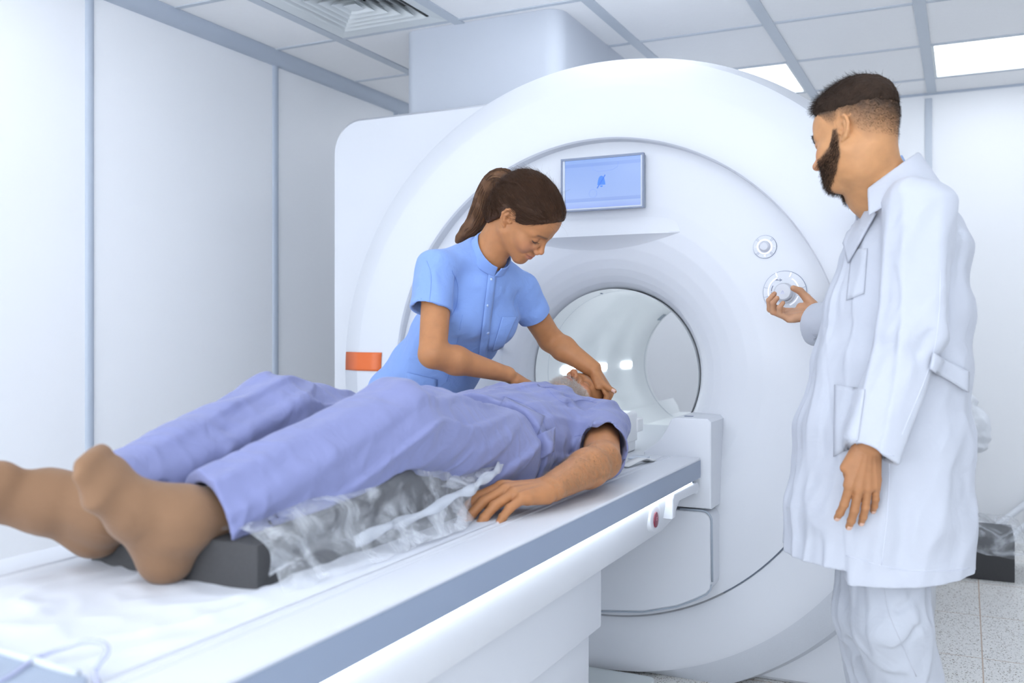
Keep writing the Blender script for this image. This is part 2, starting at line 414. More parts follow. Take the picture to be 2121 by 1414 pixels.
# inner front panel: funnel to the bore
fp = [(.300, .20), (.302, .165), (.310, .135), (.325, .108), (.345, .086), (.37, .066), (.40, .048), (.44, .030), (.49, .014), (.54, .005), (.60, .001), (.68, 0), (.76, 0), (.7935, .0005)]
fy = lambda r: np.interp(r, [q[0] for q in fp], [q[1] for q in fp])
def panel_y(x, z):
    r = np.hypot(x - AX, z - AZ); y = fy(r) + .052 * smooth(.45, 1.5, z)
    # flat upper field above a horizontal ledge: below it the funnel falls away in a crescent
    return y
def panel_off(p, r):
    return (p[0], p[1] + .052 * float(smooth(.45, 1.5, p[2])), p[2])
rs = np.unique(np.concatenate([[q[0] for q in fp], np.linspace(.31, .79, 72)]))
panel = revolve('front_panel', [(float(r), float(fy(r))) for r in rs], M_WHITE2, scan, AX, AZ, n=256, yoff=panel_off, auto=60)
# dark joint between ring and panel
revolve('panel_seam', [(.786, .012), (.7885, .004), (.7965, .002), (.799, .012)], M_SEAM, scan, AX, AZ, a0=math.radians(-58), a1=math.radians(2), n=90)
# ledge below the screen: crescent visor that swells out of the panel
LX0, LX1, LZ = -.40, .195, 1.431
V, F = [], []; nx, nz = 40, 10
for i in range(nx + 1):
    x = LX0 + (LX1 - LX0) * i / nx; c = max(0.0, 1 - ((x - (LX0 + LX1) / 2) / ((LX1 - LX0) / 2)) ** 2)
    for j in range(nz + 1):
        t = j / nz; z = LZ + .075 * t; V.append((x, panel_y(x, z) - .034 * c * (1 - t) ** 2 + .0012, z))
    for j in range(6):
        t = (j + 1) / 6; z = LZ - .050 * t * c; V.append((x, panel_y(x, z) - .034 * c * (1 - t) ** 1.5 + .0012, z))
k = nz + 1 + 6
order = list(range(nz, -1, -1)) + list(range(nz + 1, nz + 7))
for i in range(nx):
    for a, c2 in zip(order[:-1], order[1:]): F.append((i * k + a, i * k + c2, (i + 1) * k + c2, (i + 1) * k + a))
mesh('display_ledge', V, F, M_WHITE2, scan, True, 50)
xm = (LX0 + LX1) / 2
box('ledge_slot', (xm + .03, panel_y(xm, LZ) - .022, LZ - .002), (xm + .1, panel_y(xm, LZ) - .014, LZ + .0005), M_SEAML, scan)
# bore liner with rear flare
bore = revolve('bore_liner', [(.3008, .16), (.3008, .185), (.2994, .205), (.2994, .30), (.300, .34), (.300, 1.44), (.302, 1.46), (.312, 1.52), (.345, 1.60), (.40, 1.66), (.42, 1.70)], M_BORE, scan, AX, AZ, n=160, auto=40)
M_SEAMP = mat('pale_seam', (.58, .63, .68), .5)
revolve('bore_seam', [(.2994, .270), (.2987, .271), (.2994, .272)], M_SEAMP, bore, AX, AZ, n=128)
revolve('bore_seam', [(.3, 1.445), (.2985, 1.447), (.3, 1.449)], M_SEAMP, bore, AX, AZ, n=128)
def bore_patch(name, y0, y1, th0, th1, m, r=.2985):
    V, F = [], []; n = 8
    for i in range(n + 1):
        th = th0 + (th1 - th0) * i / n
        for y in (y0, y1): V.append((AX + r * math.cos(th), y, AZ + r * math.sin(th)))
    for i in range(n): F.append((2 * i, 2 * i + 1, 2 * i + 3, 2 * i + 2))
    o = mesh(name, V, F, m, bore); o.modifiers.new('s', 'SOLIDIFY').thickness = .001; return o
for y0 in (.405, .775, 1.115): bore_patch('bore_light', y0, y0 + .135, math.radians(177.9), math.radians(182.1), M_BLED)
bore_patch('bore_vent', 1.38, 1.43, math.radians(128), math.radians(136), M_SEAML)
bore_patch('bore_mark', .23, .25, math.radians(104), math.radians(105), M_INK)
# bed of the bore
prism('bore_bed', [(AX - .235, .77), (AX - .21, .735), (AX - .2, .700), (AX + .2, .700), (AX + .21, .735), (AX + .235, .77), (AX + .22, .69), (AX + .15, .67), (AX - .15, .67), (AX - .22, .69)], 'y', .0, 1.72, M_BORE, scan)
# screen
scr = box('display', (-.217, .028, 1.518), (.074, .06, 1.695), M_SEAML, scan, .003)
mb = mat('screen_bezel', (0.20, 0.24, 0.34), 0.25); ml = mat('bezel_light', (0.55, 0.6, 0.68), 0.3)
bm = bmesh.new(); sy = .044
for lo, hi in (((-.219, sy - .006, 1.689), (.076, sy + .004, 1.697)), ((-.219, sy - .006, 1.516), (.076, sy + .004, 1.5215)), ((-.219, sy - .006, 1.5215), (-.2125, sy + .004, 1.689)), ((.0695, sy - .006, 1.5215), (.076, sy + .004, 1.689))):
    bm_box(bm, lo, hi)
SY = .0275
bm2 = bmesh.new()
for lo, hi in (((-.2195, .020, 1.6905), (.0765, .034, 1.6975)), ((-.2195, .020, 1.5155), (.0765, .034, 1.520)), ((-.2195, .020, 1.520), (-.2145, .034, 1.6905)), ((.0715, .020, 1.520), (.0765, .034, 1.6905))): bm_box(bm2, lo, hi)
bm.free(); from_bm('bezel', bm2, mb, scr)
bm2 = bmesh.new()
for lo, hi in (((-.2145, .0235, 1.520), (-.206, .0305, 1.6905)), ((.0655, .0235, 1.520), (.0715, .0305, 1.6905)), ((-.206, .0235, 1.520), (.0655, .0305, 1.5255))): bm_box(bm2, lo, hi)
from_bm('inner_bezel', bm2, ml, scr)
def screen_mat():
    m = bpy.data.materials.new('lit_screen'); m.use_nodes = True; nt = m.node_tree; N = nt.nodes; L = nt.links; b = N['Principled BSDF']
    b.inputs['Base Color'].default_value = (0.02, 0.03, 0.06, 1); b.inputs['Roughness'].default_value = 0.12
    tc = N.new('ShaderNodeTexCoord'); sp = N.new('ShaderNodeSeparateXYZ'); L.new(tc.outputs['Object'], sp.inputs[0])
    mr = N.new('ShaderNodeMapRange'); mr.inputs[1].default_value = 1.5255; mr.inputs[2].default_value = 1.69; L.new(sp.outputs[2], mr.inputs[0])
    r = N.new('ShaderNodeValToRGB'); r.color_ramp.interpolation = 'LINEAR'; e = r.color_ramp.elements
    e[0].position = 0; e[0].color = (*srgb(160, 183, 252), 1); e[1].position = 1; e[1].color = (*srgb(150, 184, 250), 1)
    for p, c in ((.125, (176, 202, 254)), (.135, (150, 178, 245)), (.20, (155, 182, 246)), (.205, (168, 196, 254)), (.85, (154, 185, 250)), (.86, (140, 172, 244)), (.92, (140, 172, 244)), (.93, (152, 186, 250))):
        q = e.new(p); q.color = (*srgb(*c), 1)
    L.new(mr.outputs[0], r.inputs[0]); L.new(r.outputs[0], b.inputs['Emission Color']); b.inputs['Emission Strength'].default_value = 0.92
    return m
M_SCR = screen_mat()
box('screen', (-.206, .0265, 1.5255), (.0655, .029, 1.6905), M_SCR, scr)
M_BELL = mat('bell_icon', (0.02, 0.05, 0.2), 0.4, emit=srgb(72, 138, 245), estr=.9)
bx, bz = -.0735, 1.613
bell = [(-.0145, -.012), (.0145, -.012), (.0125, .0), (.010, .010), (.006, .0165), (0, .019), (-.006, .0165), (-.010, .010), (-.0125, .0)]
prism('bell_icon', [(bx + x, bz + z) for x, z in bell], 'y', .0255, .0265, M_BELL, scr)
prism('bell_clapper', [(bx + .005 * math.cos(t), bz - .0145 + .005 * math.sin(t)) for t in np.linspace(PI, 2 * PI, 9)], 'y', .0255, .0265, M_BELL, scr)
M_BELL2 = mat('bell_slash', (0.02, 0.05, 0.2), 0.4, emit=srgb(58, 118, 225), estr=.9)
prism('bell_slash', [(bx - .0165, bz - .0225), (bx - .0135, bz - .0235), (bx + .0155, bz + .0205), (bx + .0125, bz + .0215)], 'y', .0245, .0254, M_BELL2, scr)
M_GHOST = mat('faint_screen_line', (0.02, 0.05, 0.2), 0.4, emit=srgb(146, 176, 244), estr=.9)
for path in ([(-.108, 1.672), (-.106, 1.655), (-.085, 1.647), (-.035, 1.649), (-.015, 1.66), (-.014, 1.675)],
             [(-.104 + .014 * math.cos(t), 1.574 + .014 * math.sin(t)) for t in np.linspace(0, 2 * PI, 17)]):
    tube('screen_line', [(x, .0262, z) for x, z in path], .0006, M_GHOST, scr, 5)
# dials
M_DIAL = mat('dial_ring', (0.60, 0.625, 0.68), 0.3); M_KNOB = mat('dial_knob', (0.56, 0.575, 0.63), 0.28)
M_GLOW = mat('dial_glow', (0.9, 0.9, 0.95), 0.4, emit=(0.75, 0.8, 1), estr=.35); M_INK2 = mat('pale_ink', srgb(120, 134, 168), .5)
def ring_tube(name, c, r, th, m, parent, y, a0=0, a1=2 * PI, n=64):
    ang = np.linspace(a0, a1, n + 1); return tube(name, [(c[0] + r * math.cos(a), y, c[1] + r * math.sin(a)) for a in ang], th, m, parent, 6)
def lathe_y(name, c, prof, m, parent, n=48): return revolve(name, prof, m, parent, c[0], c[1], n=n, auto=35)
def dial(c, R, kr, kd, big):
    y = panel_y(c[0], c[1])
    d = lathe_y('control_dial', c, [(0.0, y - .006), (R * .985, y - .006), (R, y - .002), (R, y + .02)], M_DIAL, scan)
    ring_tube('dial_outline', c, R, .0008, M_INK2, d, y - .002)
    if not big:
        ring_tube('light_ring', c, R * .60, .0035, M_GLOW, d, y - .006)
        for a in (45, 135, 225, 315):
            for da in (-4, 4):
                t = math.radians(a + da); tube('dial_divider', [(c[0] + q * R * math.cos(t), y - .006, c[1] + q * R * math.sin(t)) for q in (.66, .97)], .0005, M_INK2, d, 5)
        for a in (0, 180):
            t = math.radians(a); q = .8 * R; tube('dial_symbol', [(c[0] + q * math.cos(t) - .004, y - .0065, c[1] + q * math.sin(t)), (c[0] + q * math.cos(t) + .004, y - .0065, c[1] + q * math.sin(t))], .0006, M_GLOW, d, 5)
        prism('dial_symbol', [(c[0] - .004, c[1] - .8 * R), (c[0] + .003, c[1] - .8 * R + .004), (c[0] + .003, c[1] - .8 * R - .004)], 'y', y - .0075, y - .005, M_GLOW, d)
        lathe_y('knob', c, [(0, y - .022), (kr * .7, y - .022), (kr * .92, y - .019), (kr, y - .013), (kr * 1.05, y - .004)], M_KNOB, d)
    else:
        cc = (c[0] - .003, c[1] + .002)
        for sg, a0, a1 in ((-1, 2.0, 4.1), (1, 0.15, 1.0), (1, -1.15, -.35)):
            ring_tube('light_ring', cc, R * .70, .0028, M_GLOW, d, y - .0062, a0, a1, 24)
        for a in (112, 68):
            t = math.radians(a); tube('light_ring', [(cc[0] + q * R * math.cos(t), y - .006, cc[1] + q * R * math.sin(t)) for q in (.72, .96)], .0025, M_GLOW, d, 6)
        ring_tube('scale_mark', cc, R * .56, .0011, M_INK, d, y - .0062, math.radians(150), math.radians(178), 12)
        ring_tube('scale_mark', cc, R * .56, .0009, M_INK, d, y - .0062, math.radians(182), math.radians(205), 12)
        for a in (14, 166, 194):
            t = math.radians(a); tube('dial_divider', [(c[0] + q * R * math.cos(t), y - .006, c[1] + q * R * math.sin(t)) for q in (.75, .98)], .0005, M_INK2, d, 5)
        # small bed pictogram
        px_, pz_ = c[0] - .022, c[1] + .038
        boxes('table_pictogram', [((px_ - .006, y - .0068, pz_ - .001), (px_ + .006, y - .006, pz_ + .0006)), ((px_ - .003, y - .0068, pz_ + .001), (px_ + .0005, y - .006, pz_ + .003)), ((px_ + .0075, y - .0068, pz_ - .004), (px_ + .0095, y - .006, pz_ + .004)), ((px_ + .011, y - .0068, pz_ - .0015), (px_ + .014, y - .006, pz_ + .0015))], M_INK, d)
        lathe_y('knob_collar', (c[0] + .002, c[1] - .004), [(kr * 1.12, y - .006), (kr * 1.10, y - .016), (kr * .9, y - .018)], M_KNOB, d)
        kn = lathe_y('knob', c, [(0, y - kd), (kr * .84, y - kd), (kr * .93, y - kd + .002), (kr * .985, y - kd + .006), (kr * 1.03, y - .012), (kr * 1.03, y - .008)], M_KNOB, d)
        for dx in (-.003, .003): tube('knob_symbol', [(c[0] + dx, y - kd - .0004, c[1] - .003), (c[0] + dx * .3, y - kd - .0004, c[1] + .003)], .0005, mat('knob_symbol', srgb(190, 195, 240), .4), kn, 5)
        boxes('knob_symbol', [((c[0] - .006, y - kd - .0006, c[1] - .0055), (c[0] + .006, y - kd + .0002, c[1] - .0045))], mat('knob_symbol', srgb(190, 195, 240), .4), kn)
    return d
dial((.465, 1.372), .036, .0165, .022, False)
DIAL = (.527, 1.228)
dial((.527, 1.228), .066, .0275, .042, True)
# lower front cover under the couch, its seam and the docking cowl
def arc(r, a0, a1, n): return [(AX + r * math.cos(math.radians(a)), AZ + r * math.sin(math.radians(a))) for a in np.linspace(a0, a1, n)]
cov = round_poly([(-.42, .50), (.298, .495)], 0) if False else None
pts = [(-.485, .552), (.300, .552)] + [(.302 + .030 * math.sin(t), .522 + .030 * math.cos(t)) for t in np.linspace(.2, PI / 2, 7)] + [(.332, .335), (.330, .318), (.318, .303), (.285, .283), (.224, .253), (.115, .223), (-.031, .206), (-.15, .206), (-.27, .223), (-.38, .253), (-.44, .283), (-.473, .303), (-.485, .32)]
prism('lower_cover', pts, 'y', -.112, .12, M_WHITE2, scan, .007, 3)
tube('cover_seam', [(x, -.1085, z) for x, z in [(.235, .5555)] + [(x + .002, z + .0035) for x, z in pts[1:9]] + [(.3365, .34)]], .0034, M_SEAML, scan, 6)
tube('cover_seam', [(x, -.107, z - .004) for x, z in pts[9:20]], .0030, M_SEAML, scan, 6)
cow = [(.120, .66), (.120, .728), (.150, .748), (.178, .776), (.195, .806), (.208, .832), (.218, .838), (.322, .838), (.334, .828), (.334, .60), (.334, .562), (.20, .562)]
prism('docking_cowl', cow, 'y', -.115, .12, M_WHITE2, scan, .008, 3)
box('cowl_mark', (.235, -.06, .838), (.262, -.045, .8392), M_INK, scan)
cow = [(AX - (x - AX) - .02, z) for x, z in cow]
prism('docking_cowl', cow, 'y', -.115, .12, M_WHITE2, scan, .008, 3)
# ------------------------------------------------------------------ patient couch
TZ = 0.72; TX0, TX1 = -.435, .305; TY0, TY1 = -2.95, -.13
couch = thing('patient_table', 'long white patient couch with blue-grey side band and glowing edge', 'patient table', (-.06, -1.5, FZ))
# table top: frame with two fine grooves and a shallow bed
gx = [(TX0, TZ - .062), (TX0, TZ - .006), (TX0 + .004, TZ - .001), (TX0 + .01, TZ), (-.335, TZ), (-.332, TZ - .004), (-.325, TZ - .004), (-.322, TZ - .0005), (-.30, TZ - .001), (-.2, TZ - .006), (-.06, TZ - .010), (.09, TZ - .006),
      (.185, TZ - .001), (.188, TZ - .004), (.193, TZ - .004), (.196, TZ), (.207, TZ), (.2095, TZ - .0035), (.213, TZ - .0035), (.2155, TZ), (TX1 - .010, TZ), (TX1 - .003, TZ - .0015), (TX1 - .001, TZ - .005), (TX1 - .001, TZ - .007), (TX1 - .003, TZ - .062)]
prism('tabletop', gx, 'y', TY0, TY1 + .002, M_WHITE2, couch, 0, auto=20)
prism('side_band', [(TX1 - .0025, TZ - .060), (TX1 - .0015, TZ - .008), (TX1 + .0005, TZ - .007), (TX1 + .001, TZ - .05), (TX1, TZ - .060)], 'y', TY0, TY1, M_BAND, couch)
prism('end_slope', [(-.43, .655), (.3, .655), (.3, .7185), (-.43, .7185)], 'y', TY1, TY1 + .015, M_WHITE2, couch)
prism('side_band', [(TX0 - .001, TZ - .060), (TX0 - .001, TZ - .008), (TX0 + .001, TZ - .007), (TX0 + .001, TZ - .060)], 'y', TY0, TY1, M_BAND, couch)
# inner tray running into the bore
prism('tray', [(-.28, TZ - .008), (.18, TZ - .008), (.18, TZ - .03), (.12, TZ - .05), (-.22, TZ - .05), (-.28, TZ - .03)], 'y', TY1, .9, M_WHITE2, couch, .004)
# glowing strip under the overhang, rail, pedestal
box('led_strip', (.274, TY0, .6525), (.298, TY1 - .07, .658), M_LED, couch)
rail = [(-.40, .657), (.283, .657), (.281, .615), (.272, .565), (.25, .535), (.20, .523), (-.33, .523), (-.37, .535), (-.395, .565), (-.405, .62)]
bm = bmesh.new(); rows = []
for k, y in enumerate(np.linspace(TY0, -.23, 8)):
    rows.append([bm.verts.new((x, y + (0.0 if k < 7 else -(.657 - z) * .95 + .0), z)) for x, z in rail])
for a, c2 in zip(rows[:-1], rows[1:]):
    for i in range(len(rail)): bm.faces.new((a[i], a[(i + 1) % len(rail)], c2[(i + 1) % len(rail)], c2[i]))
bm.faces.new(rows[0]); bm.faces.new(rows[-1][::-1]); bmesh.ops.recalc_face_normals(bm, faces=bm.faces)
from_bm('rail', bm, M_WHITE, couch, 28)
prism('pedestal', round_poly([(-.31, -2.7), (.205, -2.7), (.205, -.72), (-.31, -.72)], .012, 4), 'z', .355, .53, M_WHITE2, couch, .012, 3)
prism('pedestal_skirt', round_poly([(-.29, -2.6), (.185, -2.6), (.185, -.755), (-.29, -.755)], .012, 4), 'z', .17, .36, M_WHITE2, couch, .004, 2)
prism('pedestal_base', round_poly([(-.27, -2.55), (.165, -2.55), (.165, -.77), (-.27, -.77)], .012, 4), 'z', FZ, .175, M_WHITE2, couch, .004, 2)
prism('floor_plate', round_poly([(-.36, -1.2), (.155, -1.2), (.155, -.09), (-.36, -.09)], [.02, .02, .03, .03], 6), 'z', FZ, .015, mat('floor_plate', (.72, .77, .77), .45), couch, .008, 2)
# stop button in an oval surround on the rail
sbx, sby, sbz = .277, -.531, .606
def oval(name, rx, rz, x0, x1, m, parent, cy, cz, tilt=0):
    pts = [(cy + rx * math.cos(t) , cz + rz * math.sin(t)) for t in np.linspace(0, 2 * PI, 33)[:-1]]
    return prism(name, pts, 'x', x0, x1, m, parent, .003, 2)
sb = oval('stop_button', .048, .037, sbx - .02, sbx + .010, M_WHITE, couch, sby, sbz)
oval('recess', .038, .030, sbx - .01, sbx + .0105, mat('recess', (.60, .58, .64), .4), sb, sby, sbz)
b_ = oval('button_cap', .019, .021, sbx, sbx + .014, M_RED, sb, sby - .004, sbz - .004); b_['label'] = 'red button cap'
boxes('button_mark', [((sbx + .0138, sby - .008, sbz - .006), (sbx + .0146, sby - .006, sbz + .003)), ((sbx + .0138, sby - .003, sbz - .006), (sbx + .0146, sby + .001, sbz - .004)), ((sbx + .0138, sby - .003, sbz + .001), (sbx + .0146, sby + .001, sbz + .003))], mat('button_mark', srgb(190, 120, 140), .5), sb)
# bracket handle near the docking end
hp = [(-.425, .585), (-.400, .585), (-.392, .612), (-.378, .622), (-.340, .624), (-.20, .620)] + [(-.165 + .026 * math.sin(t), .632 + .018 * -math.cos(t)) for t in np.linspace(0, PI, 7)] + [(-.20, .650), (-.405, .652), (-.425, .640)]
prism('handle', hp, 'x', .262, .304, M_WHITE, couch, .006, 3)
box('handle_hole', (.282, -.19, .6495), (.294, -.165, .6512), M_INK, couch)

# head coil: cradle that carries the head
M_COIL = mat('coil_plastic', (.85, .86, .88), .35)
coil = thing('head_coil', 'white plastic head cradle at the bore mouth under the man\'s head', 'head coil', (-.05, -.22, TZ))
prism('cradle_base', round_poly([(-.17, TZ - .007), (.05, TZ - .007), (.05, .75), (-.17, .75)], .006), 'y', -.37, .02, M_COIL, coil, .006, 2)
for x0, x1 in ((.032, .052), (-.172, -.152)):
    prism('side_wall', round_poly([(-.385, .74), (-.180, .74), (-.180, .886), (-.375, .890)], [.004, .004, .008, .02]), 'x', x0, x1, M_COIL, coil, .004, 2)
cup = [(-.06 + .098 * math.cos(t), .872 + .098 * math.sin(t)) for t in np.linspace(math.radians(190), math.radians(350), 24)]
cupo = [(-.06 + (x + .06) * 1.07, .872 + (z - .872) * 1.07) for x, z in cup][::-1]
prism('head_cup', cup + cupo, 'y', -.36, -.18, M_COIL, coil, .002, 2)
prism('rear_block', round_poly([(-.172, .745), (.052, .745), (.052, .842), (-.172, .842)], [.004, .004, .012, .012]), 'y', -.178, .034, M_COIL, coil, .008, 3)
prism('side_latch', round_poly([(-.03, .772), (.058, .772), (.058, .818), (-.03, .818)], .006), 'y', .02, .078, M_COIL, coil, .006, 2)
# strap end lying on the couch
V, F = [], []
path = catmull([(.16, -.42, TZ + .004), (.172, -.36, TZ + .012), (.183, -.32, TZ + .016), (.19, -.28, TZ + .006), (.185, -.24, TZ + .004)], 6)
for p in path:
    V.append((p[0] - .016, p[1], p[2])); V.append((p[0] + .016, p[1] - .01, p[2]))
for i in range(len(path) - 1): F.append((2 * i, 2 * i + 1, 2 * i + 3, 2 * i + 2))
o = mesh('strap', V, F, mat('strap_cloth', (.74, .75, .76), .7)); o.modifiers.new('s', 'SOLIDIFY').thickness = .0025
tag(o, 'pale strap end curling on the couch beside the man\'s elbow', 'strap')
t = thing('clip', 'small translucent clip plate on the couch near the bore', 'clip', (.12, -.2, TZ))
prism('plate', round_poly([(.115, -.26), (.165, -.26), (.165, -.19), (.115, -.19)], .006, 4), 'z', TZ - .0005, TZ + .004, mat('clip_plastic', (.58, .64, .73), .3), t, .001)
box('tab', (.15, -.275, TZ + .0), (.185, -.245, TZ + .006), M_COIL, t, .002)
# tubing and small pad at the foot of the couch
M_TUBE = mat('clear_tubing', (.52, .55, .76), .15, alpha=.6)
def onz(px, py, z=TZ):
    r = FW + RT * (px - CX0) / FPX - UPV * (py - HY) / FPX; return CAM + r * (z - CAM[2]) / r[2]
P_ = [onz(x, y, TZ + h) for x, y, h in ((-60, 1440, .006), (20, 1400, .006), (75, 1362, .008), (130, 1342, .012), (180, 1328, .02), (215, 1333, .022), (222, 1350, .02), (205, 1375, .012), (196, 1397, .006), (215, 1440, .006))]
tag(tube('tubing', catmull(P_, 8), .0034, M_TUBE, None, 8), 'clear plastic tube looping at the foot end of the couch', 'tube')
q = [onz(x, y, TZ + .004) for x, y in ((-120, 1300), (180, 1400), (150, 1530), (-300, 1500))]
pt = thing('foot_pad', 'small grey pad with pale rim at the couch\'s foot corner', 'pad', tuple(q[0]))
prism('pad', [(p[0], p[1]) for p in q], 'z', TZ - .009, TZ + .004, mat('grey_pad', (.34, .40, .50), .6), pt, .001)
rim = [onz(x, y, TZ + .006) for x, y in ((-120, 1310), (30, 1357), (160, 1395))]
tube('rim', rim, .005, mat('pad_rim', (.58, .62, .66), .5), pt, 8)
# ------------------------------------------------------------------ signed-distance modelling kit (bodies and cloth)
VOX = 1.0     # 1 = final resolution
def nrm(v): v = np.asarray(v, float); return v / np.linalg.norm(v)
class Prim:
    def __init__(s, f, op='u', k=.0): s.f = f; s.op = op; s.k = k
def rc(a, b, ra, rb=None):
    a = np.asarray(a, float); b = np.asarray(b, float); rb = ra if rb is None else rb; ab = b - a; L2 = max(ab @ ab, 1e-12)
    def f(P):
        q = P - a; t = np.clip((q @ ab) / L2, 0, 1)
        return np.linalg.norm(q - t[..., None] * ab, axis=-1) - (ra + (rb - ra) * t)
    return f
def ell(c, r, R=None):
    c = np.asarray(c, float); r = np.asarray(r, float); R = np.eye(3) if R is None else np.asarray(R, float)
    def f(P):
        q = (P - c) @ R; k0 = np.linalg.norm(q / r, axis=-1); k1 = np.linalg.norm(q / (r * r), axis=-1) + 1e-9
        return k0 * (k0 - 1) / k1
    return f
def ec(a, b, u, ra, rb, cap=1.0):
    """elliptical cone a->b; u = axis of the first radius; ra=(ru,rv) at a, rb at b; rounded ends"""
    a = np.asarray(a, float); b = np.asarray(b, float); w_ = b - a; L = np.linalg.norm(w_); w_ = w_ / L
    u = np.asarray(u, float); u = nrm(u - w_ * (u @ w_)); v = np.cross(w_, u); ra = np.asarray(ra, float); rb = np.asarray(rb, float)
    def f(P):
        q = P - a; s = q @ w_; t = np.clip(s / L, 0, 1); e = np.where(s < 0, s, np.where(s > L, s - L, 0.0))
        ru = ra[0] + (rb[0] - ra[0]) * t; rv = ra[1] + (rb[1] - ra[1]) * t; rw = np.minimum(ru, rv) * cap
        x = q @ u; y = q @ v
        k0 = np.sqrt((x / ru) ** 2 + (y / rv) ** 2 + (e / rw) ** 2); k1 = np.sqrt((x / ru ** 2) ** 2 + (y / rv ** 2) ** 2 + (e / rw ** 2) ** 2) + 1e-9
        return np.where(k0 < 1e-4, -np.minimum(ru, rv), k0 * (k0 - 1) / k1)
    return f
def smin(a, b, k):
    if k <= 0: return np.minimum(a, b)
    h = np.clip(0.5 + 0.5 * (b - a) / k, 0, 1); return b + (a - b) * h - k * h * (1 - h)
def smax(a, b, k): return -smin(-a, -b, k)
def uni(fs, k=0.0):
    def f(P):
        d = fs[0](P)
        for g in fs[1:]: d = smin(d, g(P), k)
        return d
    return f
def inter(fs, k=0.0):
    def f(P):
        d = fs[0](P)
        for g in fs[1:]: d = smax(d, g(P), k)
        return d
    return f
def plane(p, n):
    p = np.asarray(p, float); n = nrm(n); return lambda P: (P - p) @ n
def grow(f, r): return lambda P: f(P) - r
def neg(f): return lambda P: -f(P)
def shell_open(outer, th, hem): return None
def chain(pts, rads, k=.004):
    fs = [rc(pts[i], pts[i + 1], rads[i], rads[i + 1]) for i in range(len(pts) - 1)]
    return uni(fs, k)
def eloft(secs, k=.02):
    """secs: (centre, u axis, ru, rv)"""
    return uni([ec(secs[i][0], secs[i + 1][0], np.asarray(secs[i][1]) + np.asarray(secs[i + 1][1]), secs[i][2:4], secs[i + 1][2:4], .6) for i in range(len(secs) - 1)], k)

def vnoise(P, scale, seed=0):
    """cheap smooth noise in -1..1 from warped sines"""
    r = np.random.default_rng(seed); q = P / scale; o = 0
    for i in range(4):
        a = r.normal(size=3); a /= np.linalg.norm(a); b = r.normal(size=3); b /= np.linalg.norm(b)
        o = o + np.sin(q @ a * (1 + .35 * i) * 2.2 + 1.3 * np.sin(q @ b * 1.7 + r.uniform(0, 6)) + r.uniform(0, 6))
    return o / 4
def crease(pts, amp, width, vis=None):
    """fold line: raised (amp<0 digs in) ridge along a polyline"""
    pts = [np.asarray(p, float) for p in pts]
    def f(P):
        d = np.full(P.shape[:-1], 9.0)
        for a, b in zip(pts[:-1], pts[1:]):
            ab = b - a; t = np.clip(((P - a) @ ab) / (ab @ ab), 0, 1); d = np.minimum(d, np.linalg.norm(P - a - t[..., None] * ab, axis=-1))
        return -amp * np.exp(-(d / width) ** 2)
    return f

